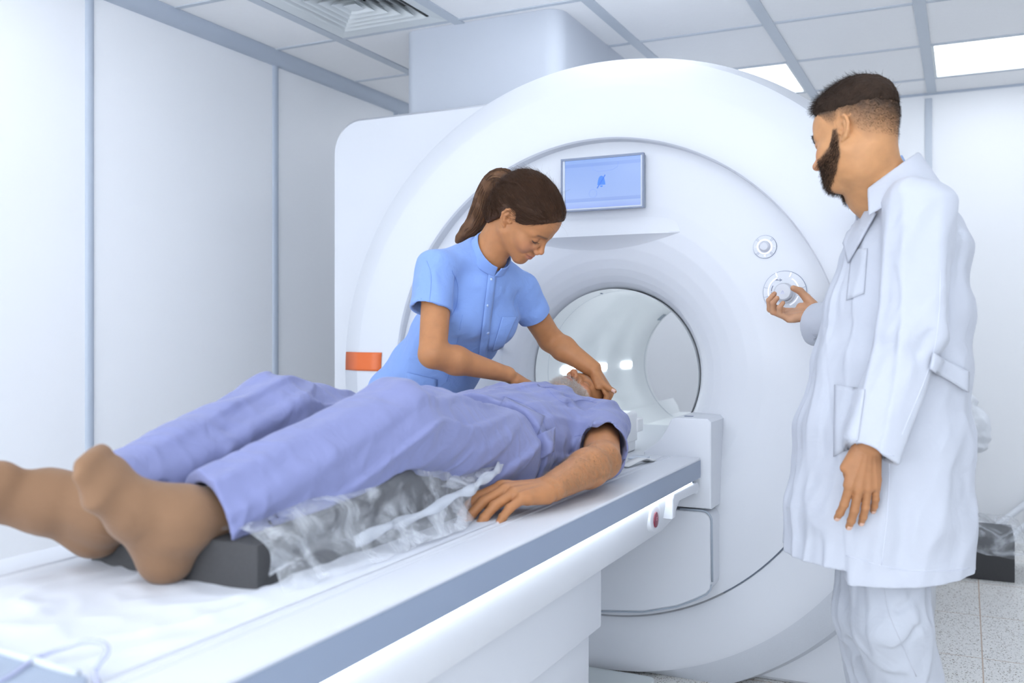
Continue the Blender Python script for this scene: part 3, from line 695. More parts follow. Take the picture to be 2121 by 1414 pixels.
class Field:
    def __init__(s): s.ops = []
    def u(s, f, k=.01): s.ops.append(('u', f, k)); return s
    def sub(s, f, k=.003): s.ops.append(('s', f, k)); return s
    def it(s, f, k=.003): s.ops.append(('i', f, k)); return s
    def disp(s, f): s.ops.append(('d', f, 0)); return s
    def __call__(s, P):
        D = np.full(P.shape[:-1], 1.0)
        for op, f, k in s.ops:
            if op == 'u': D = smin(D, f(P), k)
            elif op == 's': D = smax(D, -f(P), k)
            elif op == 'i': D = smax(D, f(P), k)
            else: D = D + f(P)
        return D
    def mesh(s, lo, hi, h, n=8):
        h = h * VOX; lo = np.asarray(lo, float); hi = np.asarray(hi, float)
        bs = h * n; nb = np.ceil((hi - lo) / bs).astype(int)
        idx = np.stack(np.meshgrid(*[np.arange(k) for k in nb], indexing='ij'), -1).reshape(-1, 3)
        cen = lo + (idx + .5) * bs; rad = bs * .87
        D = s(cen); idx = idx[np.abs(D) < rad * 1.7 + .004]; cen = lo + (idx + .5) * bs
        B = len(idx); g = np.arange(n + 1) * h
        off = np.stack(np.meshgrid(g, g, g, indexing='ij'), -1).reshape(1, -1, 3)
        base = (lo + idx * bs)
        D = np.full((B, (n + 1) ** 3), 1.0)
        for op, f, k in s.ops:
            dc = f(cen)
            if op == 'd': sel = np.ones(B, bool)
            elif op == 'i': sel = dc > -(rad * 1.7 + 1.6 * k + .02)
            else: sel = dc < rad * 1.7 + 1.6 * k + .02
            w_ = np.nonzero(sel)[0]
            for c0 in range(0, len(w_), 1500):
                ww = w_[c0:c0 + 1500]; P = base[ww][:, None, :] + off; d = f(P)
                if op == 'u': D[ww] = smin(D[ww], d, k)
                elif op == 's': D[ww] = smax(D[ww], -d, k)
                elif op == 'i': D[ww] = smax(D[ww], d, k)
                else: D[ww] += d
        D = D.reshape(B, n + 1, n + 1, n + 1)
        inside = D < 0
        c8 = [(i, j, k) for i in (0, 1) for j in (0, 1) for k in (0, 1)]
        cnt = sum(inside[:, i:n + i, j:n + j, k:n + k].astype(np.int8) for i, j, k in c8)
        act = (cnt > 0) & (cnt < 8); bi, ci, cj, ck = np.nonzero(act)
        acc = np.zeros((len(bi), 3)); num = np.zeros(len(bi))
        for a in range(8):
            for ax in range(3):
                if c8[a][ax]: continue
                o1 = c8[a]; o2 = list(o1); o2[ax] = 1
                d1 = D[bi, ci + o1[0], cj + o1[1], ck + o1[2]]; d2 = D[bi, ci + o2[0], cj + o2[1], ck + o2[2]]
                m = (d1 < 0) != (d2 < 0); t = np.where(m, d1 / np.where(m, d1 - d2, 1), 0)
                p = np.array(o1, float)[None, :] + np.zeros((len(bi), 1)); p[:, ax] += t
                acc[m] += p[m]; num[m] += 1
        V = lo + (idx[bi] * n + np.stack([ci, cj, ck], -1) + acc / num[:, None]) * h
        dim = nb * n + 2
        gid = lambda g3: (g3[:, 0] * dim[1] + g3[:, 1]) * dim[2] + g3[:, 2]
        cell = gid(idx[bi] * n + np.stack([ci, cj, ck], -1)); order = np.argsort(cell); sc = cell[order]
        def look(q):
            p = np.searchsorted(sc, q); p = np.minimum(p, len(sc) - 1); ok = sc[p] == q; return order[p], ok
        Q = []
        for ax in range(3):
            sl1 = [slice(0, n)] * 3; sl2 = [slice(0, n)] * 3; sl2[ax] = slice(1, n + 1)
            a = inside[:, sl1[0], sl1[1], sl1[2]]; b = inside[:, sl2[0], sl2[1], sl2[2]]
            eb, ei, ej, ek = np.nonzero(a != b); g3 = idx[eb] * n + np.stack([ei, ej, ek], -1)
            sgn = a[eb, ei, ej, ek]
            o = [(1, 2), (2, 0), (0, 1)][ax]; quad = []; good = np.ones(len(eb), bool)
            for da, db in ((0, 0), (-1, 0), (-1, -1), (0, -1)):
                q3 = g3.copy(); q3[:, o[0]] += da; q3[:, o[1]] += db
                neg_ = (q3 < 0).any(1); i_, ok = look(gid(np.maximum(q3, 0))); good &= ok & ~neg_; quad.append(i_)
            q = np.stack(quad, -1); q[~sgn] = q[~sgn][:, ::-1]; Q.append(q[good])
        return V, np.concatenate(Q)[:, ::1]
    def normal(s, P, e=.0015):
        P = np.atleast_2d(P); g = np.stack([s(P + np.eye(3)[i] * e) - s(P - np.eye(3)[i] * e) for i in range(3)], -1)
        return g / (np.linalg.norm(g, axis=-1)[:, None] + 1e-12)
    def hit(s, px, py, d0=1.0, d1=4.0, off=0.0):
        """first surface point seen through a pixel"""
        px = np.atleast_1d(np.asarray(px, float)); py = np.atleast_1d(np.asarray(py, float))
        r = FW + RT * ((px - CX0) / FPX)[:, None] - UPV * ((py - HY) / FPX)[:, None]; ln = np.linalg.norm(r, axis=1)
        t = np.full(len(px), d0)
        for i in range(220):
            D = s(CAM + r * t[:, None]) - off; t = np.minimum(t + np.clip(D * .7, -.02, .06) / ln, d1)
        return CAM + r * t[:, None]

def sdf_obj(name, field, lo, hi, h, m, parent=None, color=None):
    V, F = field.mesh(lo, hi, h)
    o = mesh(name, V, F.astype(np.int32), m, parent)
    if color is not None:
        c = color(V); at_ = o.data.color_attributes.new('pigment', 'FLOAT_COLOR', 'POINT')
        at_.data.foreach_set('color', np.concatenate([c, np.ones((len(c), 1))], 1).astype(np.float32).ravel())
    return o

def skin_mat(name, rough=.48, sss=.12, bump=.10, bscale=420):
    m = bpy.data.materials.new(name); m.use_nodes = True; nt = m.node_tree; N = nt.nodes; L = nt.links; b = N['Principled BSDF']
    b.inputs['Roughness'].default_value = rough; b.inputs['Specular IOR Level'].default_value = .35
    b.inputs['Subsurface Weight'].default_value = sss; b.inputs['Subsurface Radius'].default_value = (1, .35, .18); b.inputs['Subsurface Scale'].default_value = .0035
    a = N.new('ShaderNodeVertexColor'); a.layer_name = 'pigment'
    tc = N.new('ShaderNodeTexCoord'); no = N.new('ShaderNodeTexNoise'); no.inputs['Scale'].default_value = 38; no.inputs['Detail'].default_value = 5; L.new(tc.outputs['Object'], no.inputs['Vector'])
    mr = N.new('ShaderNodeMapRange'); mr.inputs[1].default_value = .3; mr.inputs[2].default_value = .7; mr.inputs[3].default_value = .92; mr.inputs[4].default_value = 1.07; L.new(no.outputs['Fac'], mr.inputs[0])
    mx = N.new('ShaderNodeMix'); mx.data_type = 'RGBA'; mx.blend_type = 'MULTIPLY'; mx.inputs[0].default_value = 1; L.new(a.outputs['Color'], mx.inputs[6]); L.new(mr.outputs[0], mx.inputs[7]); L.new(mx.outputs[2], b.inputs['Base Color'])
    n2 = N.new('ShaderNodeTexNoise'); n2.inputs['Scale'].default_value = bscale; n2.inputs['Detail'].default_value = 3; L.new(tc.outputs['Object'], n2.inputs['Vector'])
    bp = N.new('ShaderNodeBump'); bp.inputs['Strength'].default_value = bump; bp.inputs['Distance'].default_value = .001; L.new(n2.outputs['Fac'], bp.inputs['Height']); L.new(bp.outputs['Normal'], b.inputs['Normal'])
    return m
def cloth_mat(name, color, weave=900, bump=.25, rough=.85, sheen=.15, wr=.35, wscale=16):
    m = mat(name, color, rough, var=.03, vscale=14, sheen=sheen, spec=.25)
    nt = m.node_tree; N = nt.nodes; L = nt.links; b = N['Principled BSDF']; tc = [n for n in N if n.type == 'TEX_COORD'][0]
    n1 = N.new('ShaderNodeTexNoise'); n1.inputs['Scale'].default_value = weave; L.new(tc.outputs['Object'], n1.inputs['Vector'])
    n2 = N.new('ShaderNodeTexNoise'); n2.inputs['Scale'].default_value = wscale; n2.inputs['Detail'].default_value = 2.5; n2.inputs['Distortion'].default_value = .8; L.new(tc.outputs['Object'], n2.inputs['Vector'])
    b1 = N.new('ShaderNodeBump'); b1.inputs['Strength'].default_value = bump; b1.inputs['Distance'].default_value = .0006; L.new(n1.outputs['Fac'], b1.inputs['Height'])
    b2 = N.new('ShaderNodeBump'); b2.inputs['Strength'].default_value = wr; b2.inputs['Distance'].default_value = .012; L.new(n2.outputs['Fac'], b2.inputs['Height']); L.new(b1.outputs['Normal'], b2.inputs['Normal'])
    L.new(b2.outputs['Normal'], b.inputs['Normal']); return m
def hair_mat(name, color, var=.35, rough=.42):
    m = mat(name, color, rough, var=var, vscale=60, spec=.22); return m

def strands(name, roots, dirs, length, rad, m, parent, nseg=4, droop=0.0, curl=.12, seed=1, taper=.25, lvar=.35, normals=None, hug=None):
    """many thin tapered hairs joined in one hair mesh"""
    r = np.random.default_rng(seed); n = len(roots); L = length * (1 + lvar * r.uniform(-1, 1, n)); dirs = dirs / (np.linalg.norm(dirs, axis=1)[:, None] + 1e-12)
    side = np.cross(dirs, r.normal(size=(n, 3))); side /= np.linalg.norm(side, axis=1)[:, None] + 1e-12; b3 = np.cross(dirs, side)
    P = [roots]; d = dirs.copy(); bend = r.normal(size=(n, 3)) * curl
    for i in range(nseg):
        d = d + bend / nseg + np.array([0, 0, -droop / nseg]); d /= np.linalg.norm(d, axis=1)[:, None]
        q = P[-1] + d * (L / nseg)[:, None]
        if hug is not None: q = hug(q)
        P.append(q)
    V = []
    for i, p in enumerate(P):
        rr = rad * (1 - (1 - taper) * i / nseg)
        for a in range(3):
            V.append(p + rr * (math.cos(a * 2.094) * side + math.sin(a * 2.094) * b3))
    V = np.stack(V, 1)                                     # n, (nseg+1)*3, 3
    k = V.shape[1]; F = []
    for i in range(nseg):
        for a in range(3): F.append((i * 3 + a, i * 3 + (a + 1) % 3, i * 3 + 3 + (a + 1) % 3, i * 3 + 3 + a))
    F = np.array(F); F = (F[None] + (np.arange(n) * k)[:, None, None]).reshape(-1, 4)
    return mesh(name, V.reshape(-1, 3), F.astype(np.int32), m, parent)

def patch(name, field, quad, m, parent, nu=12, nv=12, off=.0018, thick=.0016, bulge=0.0, d0=1.0, d1=4.0):
    """thin cloth patch lying on a surface; quad = 4 pixel corners"""
    q = np.array(quad, float); u, v = np.meshgrid(np.linspace(0, 1, nu + 1), np.linspace(0, 1, nv + 1), indexing='ij')
    p = (q[0] * ((1 - u) * (1 - v))[..., None] + q[1] * (u * (1 - v))[..., None] + q[2] * (u * v)[..., None] + q[3] * ((1 - u) * v)[..., None]).reshape(-1, 2)
    W = field.hit(p[:, 0], p[:, 1], d0, d1, off)
    F = [(i * (nv + 1) + j, (i + 1) * (nv + 1) + j, (i + 1) * (nv + 1) + j + 1, i * (nv + 1) + j + 1) for i in range(nu) for j in range(nv)]
    o = mesh(name, W, F, m, parent); s_ = o.modifiers.new('s', 'SOLIDIFY'); s_.thickness = thick; s_.offset = -1; return o
def seam(name, field, pix, m, parent, rad=.0011, off=.0004, n=6, d0=1.0, d1=4.0):
    p = catmull(np.array(pix, float), n) if len(pix) > 2 else np.array([np.array(pix[0]) + (np.array(pix[1]) - np.array(pix[0])) * t for t in np.linspace(0, 1, 14)])
    return tube(name, field.hit(p[:, 0], p[:, 1], d0, d1, off), rad, m, parent, 6)

# ---- body pieces
class Frame:
    def __init__(s, o, R, sc=1.0): s.o = np.asarray(o, float); s.R = np.asarray(R, float); s.s = sc
    def p(s, v): return s.o + s.R @ (np.asarray(v, float) * s.s)
    def d(s, v): return s.R @ np.asarray(v, float)
    def rc(s, a, b, ra, rb=None): return rc(s.p(a), s.p(b), ra * s.s, None if rb is None else rb * s.s)
    def ell(s, c, r, Q=None): return ell(s.p(c), np.asarray(r) * s.s, s.R if Q is None else s.R @ Q)
    def loc(s, P): return ((P - s.o) @ s.R) / s.s
def frame_fu(o, f, u, sc=1.0):
    f = nrm(f); r = nrm(np.cross(f, u)); u = np.cross(r, f); return Frame(o, np.stack([r, f, u], 1), sc)
def rotx(a): c, s_ = math.cos(a), math.sin(a); return np.array([[1, 0, 0], [0, c, -s_], [0, s_, c]])
def rotz(a): c, s_ = math.cos(a), math.sin(a); return np.array([[c, -s_, 0], [s_, c, 0], [0, 0, 1]])

def head(F, fr, male=True, smile=.0, jaw=1.0):
    """skull, face, ears and closed lids in frame fr (x right, y forward, z up)"""
    g = fr; w = 1.0 if male else .95
    F.u(g.ell((0, -.018, .034), (.075 * w, .098, .084)), .01)
    F.u(g.ell((0, .022, -.022), (.062 * w, .062, .085)), .03)
    F.u(g.ell((0, .038, .045), (.058 * w, .050, .048)), .03)
    for s in (-1, 1):
        F.u(g.rc((s * .056 * w, -.004, -.052), (s * .018, .066, -.098), .017, .013 if male else .011), .03)
        F.u(g.ell((s * .043 * w, .050, -.028), (.021, .022, .018)), .022)
        F.u(g.rc((s * .012, .086, .014), (s * .046, .066, .016), .0085 if male else .006, .007), .016)
    F.u(g.ell((0, .070, -.099), (.021 * jaw, .018, .016)), .018)
    F.u(g.ell((0, .062, -.062), (.031, .028, .030)), .022)
    for s in (-1, 1): F.sub(g.ell((s * .031, .094, -.001), (.017, .017, .012)), .016)
    F.u(g.rc((0, .083, .008), (0, .106, -.031) if male else (0, .1025, -.029), .0075 if male else .0060, .0095 if male else .0078), .014)
    F.u(g.ell((0, .1085, -.034) if male else (0, .1025, -.0325), (.0105, .0105, .009) if male else (.0085, .0088, .0075)), .008)
    for s in (-1, 1):
        F.u(g.ell((s * .0125, .098, -.0375), (.0075, .0095, .0075)), .006)
        F.sub(g.ell((s * .0062, .102, -.0445), (.0036, .0052, .0042)), .003)
    for s in (-1, 1): F.u(g.ell((s * .0160, .0825, -.014), (.0085, .0085, .0100)), .010)
    # lips and mouth line
    for s in (-1, 1):
        zc = -.0645 + smile; yc = .0805 - smile * .3
        F.u(g.rc((0, .0925, -.0605), (s * .012, .0895, -.0612), .0050, .0046), .005); F.u(g.rc((s * .012, .0895, -.0612), (s * .0245, yc, zc), .0046, .0026), .005)
        F.u(g.rc((0, .0900, -.0715), (s * .011, .0875, -.0705), .0062, .0055), .005); F.u(g.rc((s * .011, .0875, -.0705), (s * .0235, yc, zc), .0055, .0026), .005)
        F.sub(g.rc((0, .0985, -.0655), (s * .012, .0950, -.0652), .0015), .0022); F.sub(g.rc((s * .012, .0950, -.0652), (s * .027, .0815 - smile * .3, zc), .0015, .0018), .0025)
        if smile: F.u(g.ell((s * .0195, .0830, -.026), (.0085, .0080, .0110)), .010); F.sub(g.rc((s * .025, .087, -.050), (s * .0335, .0785, -.066), .0015, .002), .007); F.u(g.ell((s * .038, .066, -.040), (.016, .014, .014)), .018)
    # closed lids
    for s in (-1, 1):
        F.u(g.ell((s * .0315, .0715, -.001), (.0150, .0125, .0120)), .004)
        F.sub(g.rc((s * .019, .0835, -.0065), (s * .032, .0855, -.0085), .0008), .0015); F.sub(g.rc((s * .032, .0855, -.0085), (s * .045, .0785, -.0055), .0008), .0015)
    # ears
    for s in (-1, 1):
        X = lambda y: s * (.0705 * w + .42 * max(0, .004 - y))
        hp = [(.003, .004), (.003, .016), (-.005, .0245), (-.0135, .0250), (-.0215, .0205), (-.0275, .011), (-.030, -.004), (-.024, -.019), (-.014, -.030), (-.005, -.034)]
        P3 = [g.p((X(y) if i else s * .071 * w, y - .006, z)) for i, (y, z) in enumerate(hp)]
        F.u(chain(P3, [q * g.s for q in (.0025, .0034, .0038, .0039, .0039, .0038, .0036, .0034, .0042, .0052)], .003), .004)
        F.u(g.ell((s * .0745 * w, -.019, -.004), (.0045, .017, .024), rotz(s * .40)), .005)
        F.u(chain([g.p((s * (.078 * w), -.020, .012)), g.p((s * .0815 * w, -.026, -.004)), g.p((s * .078 * w, -.019, -.019))], [.003 * g.s] * 3, .003), .004)
        F.sub(g.ell((s * .0830 * w, -.0135, -.006), (.0120, .0080, .0115)), .0025); F.sub(g.ell((s * .0835 * w, -.0180, .0125), (.0085, .0060, .0060)), .0025)
        F.u(g.ell((s * .0735 * w, -.0035, -.010), (.0042, .0038, .0065)), .003)

FING = {'index': ((.026, .091, 0), (.042, .025, .019), .0092), 'middle': ((.0065, .096, .001), (.046, .028, .020), .0095), 'ring': ((-.013, .091, 0), (.042, .027, .020), .0090), 'pinky': ((-.0305, .081, -.002), (.033, .020, .018), .0080)}
def hand(F, fr, side, bends, thumb, spread=(4, 0, -4, -10), thin=1.0, k=.007):
    """fr: origin wrist, y to the fingers, z = back of the hand, x; side=+1 when the thumb lies on +x. Returns nail spots."""
    g = fr; s = side; nails = []
    palm = uni([ec(g.p((0, -.012, 0)), g.p((0, .088, .0)), g.d((1, 0, 0)), (.027 * g.s, .019 * g.s * thin), (.040 * g.s, .0125 * g.s * thin), .6),
                g.rc((s * .018, .018, -.007), (s * .036, .052, -.009), .0165 * thin, .0125 * thin), g.rc((-s * .022, .018, -.006), (-s * .028, .068, -.004), .0135 * thin, .0115 * thin)], .010 * g.s)
    parts = []
    for i, nm in enumerate(('index', 'middle', 'ring', 'pinky')):
        b, ls, r = FING[nm]; r = r * thin; p = np.array([s * b[0], b[1], b[2]]); a = 0.0; sp = math.radians(spread[i]) * s; pts = [p - np.array([0, .012, 0]), p]; rr = [r * 1.12, r * 1.12]
        for j, l in enumerate(ls):
            a += math.radians(bends[i][j]); dv = np.array([math.sin(sp) * math.cos(a), math.cos(sp) * math.cos(a), -math.sin(a)]); p = p + dv * l; pts.append(p); rr.append(r * (1.0, .93, .80)[j])
        fs = [rc(g.p(pts[q]), g.p(pts[q + 1]), rr[q] * g.s, rr[q + 1] * g.s) for q in range(len(pts) - 1)]
        # slightly thicker joints
        fs += [ell(g.p(pts[q]), np.array([1, 1, 1]) * rr[q] * 1.06 * g.s) for q in (1, 2, 3)]
        up_ = np.array([math.sin(sp) * math.sin(a), math.cos(sp) * math.sin(a), math.cos(a)])
        nails.append((g.p(pts[-1] - dv * .001 + up_ * rr[-1] * .80), g.d(dv), g.d(up_), r * g.s))
        parts.append(uni(fs, .002 * g.s))
    tp = [np.array([s * q[0], q[1], q[2]]) for q in thumb]; tr = [.0145 * thin, .0125 * thin, .0108 * thin, .0088 * thin]
    parts.append(uni([rc(g.p(tp[q]), g.p(tp[q + 1]), tr[q] * g.s, tr[q + 1] * g.s) for q in range(3)], .003 * g.s))
    tv = nrm(tp[3] - tp[2]); tup = nrm(np.cross(tv, np.array([0, 0, 1.0]))) * s; nails.append((g.p(tp[3]), g.d(tv), g.d(tup), .010 * g.s))
    kk = k * g.s
    def f(P):
        d0 = palm(P); d = d0
        for q in parts: d = np.minimum(d, smin(d0, q(P), kk))
        return d
    F.u(f, .008)
    return nails

def nail_mesh(name, nails, m, parent, field):
    """nail plates as one small mesh per finger"""
    for c, t, u, r in nails:
        x = np.cross(t, u); V = []; n = 6
        for i in range(n + 1):
            for j in range(n + 1):
                a = (i / n * 2 - 1); b = (j / n * 2 - 1); rr = 1 - .15 * abs(b) ** 3
                p = c + x * a * r * .62 * rr + t * (b * r * .72) + u * (.004 - .0022 * a * a)
                V.append(p)
        V = np.array(V)
        for it in range(6):
            D = field(V); V = V - u * np.clip(D - .0004, -.003, .006)[:, None]
        F = [(i * (n + 1) + j, (i + 1) * (n + 1) + j, (i + 1) * (n + 1) + j + 1, i * (n + 1) + j + 1) for i in range(n) for j in range(n)]
        o = mesh(name, V, F, m, parent); o.modifiers.new('s', 'SOLIDIFY').thickness = .0006

M_SKIN = skin_mat('skin')
M_LASH = mat('lash', (.03, .02, .018), .6)
def mixc(c, col, m): return c * (1 - m[:, None]) + np.asarray(col) * m[:, None]
def face_pigment(q, c, lips, blush, brow=None, browk=1.0, lash=(.05, .03, .025)):
    x, y, z = np.abs(q[:, 0]), q[:, 1], q[:, 2]
    front = smooth(.045, .07, y)
    lm = np.exp(-((x / .021) ** 4)) * np.exp(-(((z + .0655 - .0) / .0095) ** 4)) * smooth(.078, .084, y); c = mixc(c, lips, lm * .75)
    bl = np.exp(-(((x - .042) / .02) ** 2 + ((z + .032) / .022) ** 2)) * front; c = mixc(c, blush, bl * .35)
    ml = np.exp(-(((z + .0653 - np.clip(x, 0, .03) * .10) / .0011) ** 2)) * (1 - smooth(.022, .027, x)) * smooth(.074, .080, y); c = mixc(c, (.20, .06, .045), ml * .7)
    nl = np.exp(-((x / .016) ** 2 + ((z + .036) / .014) ** 2)) * smooth(.09, .10, y); c = mixc(c, blush, nl * .25)
    ll = np.exp(-(((z + .0075 + .25 * np.maximum(0, x - .034) * -1) / .0016) ** 2)) * smooth(.022, .027, x) * (1 - smooth(.044, .048, x)) * smooth(.06, .072, y); c = mixc(c, lash, ll * .6)
    if brow is not None:
        zb = .0185 + .10 * (x - .012) - 3.4 * np.maximum(0, x - .034) ** 2 * 4
        bm_ = np.exp(-(((z - zb) / .0036) ** 2)) * smooth(.009, .014, x) * (1 - smooth(.045, .054, x)) * smooth(.05, .065, y); c = mixc(c, brow, bm_ * browk)
    return c

def pxline(pts, d): return [at(x, y, d_) for (x, y), d_ in zip(pts, d if hasattr(d, '__len__') else [d] * len(pts))]
def surf(o):
    me = o.data; nv = len(me.vertices); co = np.empty(nv * 3, np.float32); me.vertices.foreach_get('co', co); no = np.empty(nv * 3, np.float32); me.vertices.foreach_get('normal', no)
    return co.reshape(-1, 3).astype(float), no.reshape(-1, 3).astype(float)
def folds(a, scale, amp, stretch=3.0, seed=1, sharp=.30):
    """drapery: rounded ridges that run along axis a"""
    a = nrm(a)
    def f(P):
        q = P - a * ((P @ a) * (1 - 1 / stretch))[..., None]
        n = vnoise(q, scale, seed); return -amp * (np.exp(-(n / sharp) ** 2) - .45)
    return f
def sleeve(segs, H, ax, inner, cutr=.10, cutn=None, k=.03):
    """tube garment piece with an open end at H (axis ax); segs/inner are sdf functions"""
    body = uni(segs, k); cut = inter([plane(H, -nrm(ax if cutn is None else cutn)), rc(H, H + nrm(ax) * .12, cutr)], .002)
    return lambda P: smax(smax(body(P), -inner(P), .002), -cut(P), .003)
# ------------------------------------------------------------------ the nurse
M_SCRUB = cloth_mat('scrub_blue', srgb(130, 160, 218), wr=.34, wscale=22)
SK_N = np.array([.45, .200, .084])
nurse = thing('person', 'woman in light blue scrubs with a brown ponytail leaning over the lying man', 'person', (-.58, -.37, FZ))
NH = frame_fu((-.085, -.552, 1.4255), (.620, .075, -.780), (.77, -.245, .59), .965)
RS, LS = at(908, 556, 2.68), at(1077, 604, 2.90); UN = nrm(LS - RS)
NB = at(1004, 530, 2.765)
RE, RW = at(896, 733, 2.585), at(1054, 776, 2.70)
LE, LW = at(1140, 703, 3.00), at(1233, 767, 2.93)
spine = [at(993, 583, 2.79), at(976, 640, 2.82), at(944, 700, 2.88), at(905, 757, 2.95), at(868, 812, 3.03), at(842, 870, 3.07)]
FD = nrm(np.cross(UN, spine[0] - spine[2]))
if FD[0] < 0: FD = -FD
B = Field()
head(B, NH, male=False, smile=.0045, jaw=.9)
B.u(rc(NH.p((0, -.040, -.045)), NB + FD * .006, .047, .050), .03)
B.u(rc(NH.p((0, -.020, -.070)), NB + FD * .030, .030, .036), .03)
B.u(rc(NB, RS, .042, .036), .03); B.u(rc(NB, LS, .042, .036), .03)
B.u(eloft([(spine[0], UN, .13, .065), (spine[2], UN, .115, .082), (spine[4], UN, .14, .09), (spine[5], UN, .15, .095)]), .03)
B.u(rc(RS, RE, .044, .0385), .02); B.u(rc(RE, RE + (RW - RE) * .3, .0375, .040), .012); B.u(ec(RE + (RW - RE) * .28, RW, (0, 0, 1), (.039, .038), (.0215, .027), .6), .015)
B.u(rc(LS, LE, .044, .0385), .02); B.u(rc(LE, LE + (LW - LE) * .3, .0375, .0395), .012); B.u(ec(LE + (LW - LE) * .28, LW, nrm((1, 0, .6)), (.038, .037), (.0255, .023), .6), .015)
for s, x in ((-1, 0), (1, 0)):
    hip = spine[5] + UN * .085 * s; kn = np.array([hip[0] - .02, hip[1] + .01, .46]); an = np.array([hip[0] - .04, hip[1], .05])
    B.u(rc(hip, kn, .075, .05), .03); B.u(rc(kn, an, .05, .034), .02); B.u(rc(an + (0, 0, -.04), an + np.array([.14, -.03, -.045]), .032, .026), .02)
# hands
yd = nrm(at(1106, 803, 2.76) - RW); zd = nrm((.05, -.45, .9)); zd = nrm(zd - yd * (zd @ yd)); xd = np.cross(yd, zd)
rh = Frame(RW, np.stack([xd, yd, zd], 1), .96)
n1 = hand(B, rh, -1, [(22, 25, 15), (22, 25, 15), (24, 25, 15), (26, 28, 15)], [(.020, .018, -.008), (.042, .050, -.014), (.050, .080, -.022), (.050, .106, -.030)], thin=1.05)
yd = nrm(at(1258, 808, 2.915) - LW); zd = nrm(RT * .75 + UPV * .30 - FW * .35); zd = nrm(zd - yd * (zd @ yd)); xd = np.cross(yd, zd)
lh = Frame(LW + yd * .004, np.stack([xd, yd, zd], 1), .90)
n2 = hand(B, lh, 1, [(52, 22, 12), (55, 24, 14), (58, 26, 14), (60, 28, 14)], [(.018, .020, .0), (.030, .052, .008), (.036, .076, .020), (.044, .096, .034)], thin=.92)
NBODY = B
def nurse_col(V):
    c = np.tile(SK_N, (len(V), 1)); q = NH.loc(V); near = (np.linalg.norm(q, axis=1) < .17)
    cc = face_pigment(q, c, (.50, .17, .13), (.66, .27, .17), (.10, .055, .035), .85)
    return np.where(near[:, None], cc, c)
body_n = sdf_obj('body', B, (-.95, -1.0, FZ - .02), (.35, .15, 1.62), .0020, M_SKIN, nurse, nurse_col)
M_NAIL = mat('fingernail', (.72, .46, .38), .3)
nail_mesh('nail', n2, M_NAIL, body_n, B); 
# lashes
for s in (1, -1):
    L0 = np.array([NH.p((s * x, y, z)) for x, y, z in ((.020, .086, -.0065), (.026, .0885, -.0082), (.033, .0885, -.0088), (.040, .0855, -.0078), (.046, .0795, -.0055))]); Lc = catmull(L0, 6)
    for it in range(8):
        D = B(Lc); Lc = Lc - NH.d((0, 1, 0)) * np.clip(D - .0006, -.004, .006)[:, None]
    tube('lash_line', Lc, np.interp(np.linspace(0, 1, len(Lc)), [0, .5, 1], [.0004, .0010, .0007]), M_LASH, body_n, 5)
    ii = np.linspace(3, len(Lc) - 1, 40); rt_ = np.array([Lc[int(i)] for i in ii]); dr = np.tile(NH.d((s * .25, .9, -.55)), (len(rt_), 1)) + NH.d((1, 0, 0)) * (np.linspace(-.2, .5, len(rt_)) * s)[:, None]
    strands('eyelashes', rt_, dr, .0062, .00022, M_LASH, body_n, 3, -.3, .05, 3)
# tunic
T = Field()
for f in (eloft([(spine[0], UN, .158, .078), (spine[1], UN, .150, .098), (spine[2], UN, .140, .104), (spine[3], UN, .143, .108), (spine[4], UN, .165, .118), (spine[5], UN, .172, .122)], .03),): T.u(f, .03)
T.u(ec(NB - UN * .0, spine[0] + (spine[0] - NB) * .2, UN, (.062, .055), (.13, .075), .7), .04)
T.u(rc(NB - FD * .012, RS, .046, .052), .03); T.u(rc(NB - FD * .012, LS, .046, .050), .03)
bc = spine[1] + FD * .050 + (spine[1] - spine[0]) * .1
for s in (-1, 1): T.u(ell(bc + UN * .068 * s, (.062, .060, .062)), .05)
RH, LH = at(892, 643, 2.635), LS + (LE - LS) * .47 + np.array([0, 0, -.004])
axr = nrm(RH - RS); axl = nrm(LH - LS)
T.u(sleeve([ec(RS - axr * .01, RH + axr * .02, FD, (.057, .058), (.066, .060), .6)], RH, axr, ec(RS + (RH - RS) * .55, RH + axr * .04, FD, (.048, .048), (.0545, .0495), .3), .085), .030)
T.u(sleeve([ec(LS - axl * .01, LH + axl * .02, FD, (.053, .054), (.054, .052), .6)], LH, axl, ec(LS + (LH - LS) * .5, LH + axl * .04, FD, (.043, .043), (.0460, .0440), .3), .085), .030)
# cloth folds
T.disp(lambda P: .0030 * vnoise(P, .085, 4)); T.disp(folds(spine[0] - spine[4], .075, .0050, 3.2, 14, .32))
for pts, d, a, w_ in (([(935, 570), (945, 620), (938, 650)], [2.66, 2.66, 2.7], -.008, .012), ([(950, 575), (958, 640), (948, 690)], 2.70, .005, .014),
                     ([(1066, 610), (1062, 650), (1045, 690)], 2.82, -.006, .012), ([(1000, 600), (985, 690), (960, 770)], 2.72, .004, .018), ([(1030, 640), (1015, 720), (985, 790)], 2.78, .004, .016),
                     ([(870, 660), (868, 720), (850, 780)], 2.85, .005, .018), ([(905, 690), (890, 740), (865, 790)], 2.85, -.004, .014), ([(920, 770), (880, 778), (845, 772)], 2.86, -.004, .010),
                     ([(866, 560), (872, 600), (860, 630)], 2.62, .004, .014), ([(900, 570), (910, 610), (905, 640)], 2.6, .004, .014), ([(1045, 600), (1020, 640), (985, 655)], 2.76, -.003, .012)):
    T.disp(crease(pxline(pts, d), a, w_))
# neck opening
tn = nrm(NH.p((0, -.03, -.06)) - NB)
T.sub(rc(NB + tn * .012 + FD * .008, NB + tn * .12, .052, .058), .006)
tcut = NB - tn * .012 + FD * .006; T.sub(inter([plane(tcut + tn * .034, -tn), rc(tcut, tcut + tn * .12, .088)], .002), .004)
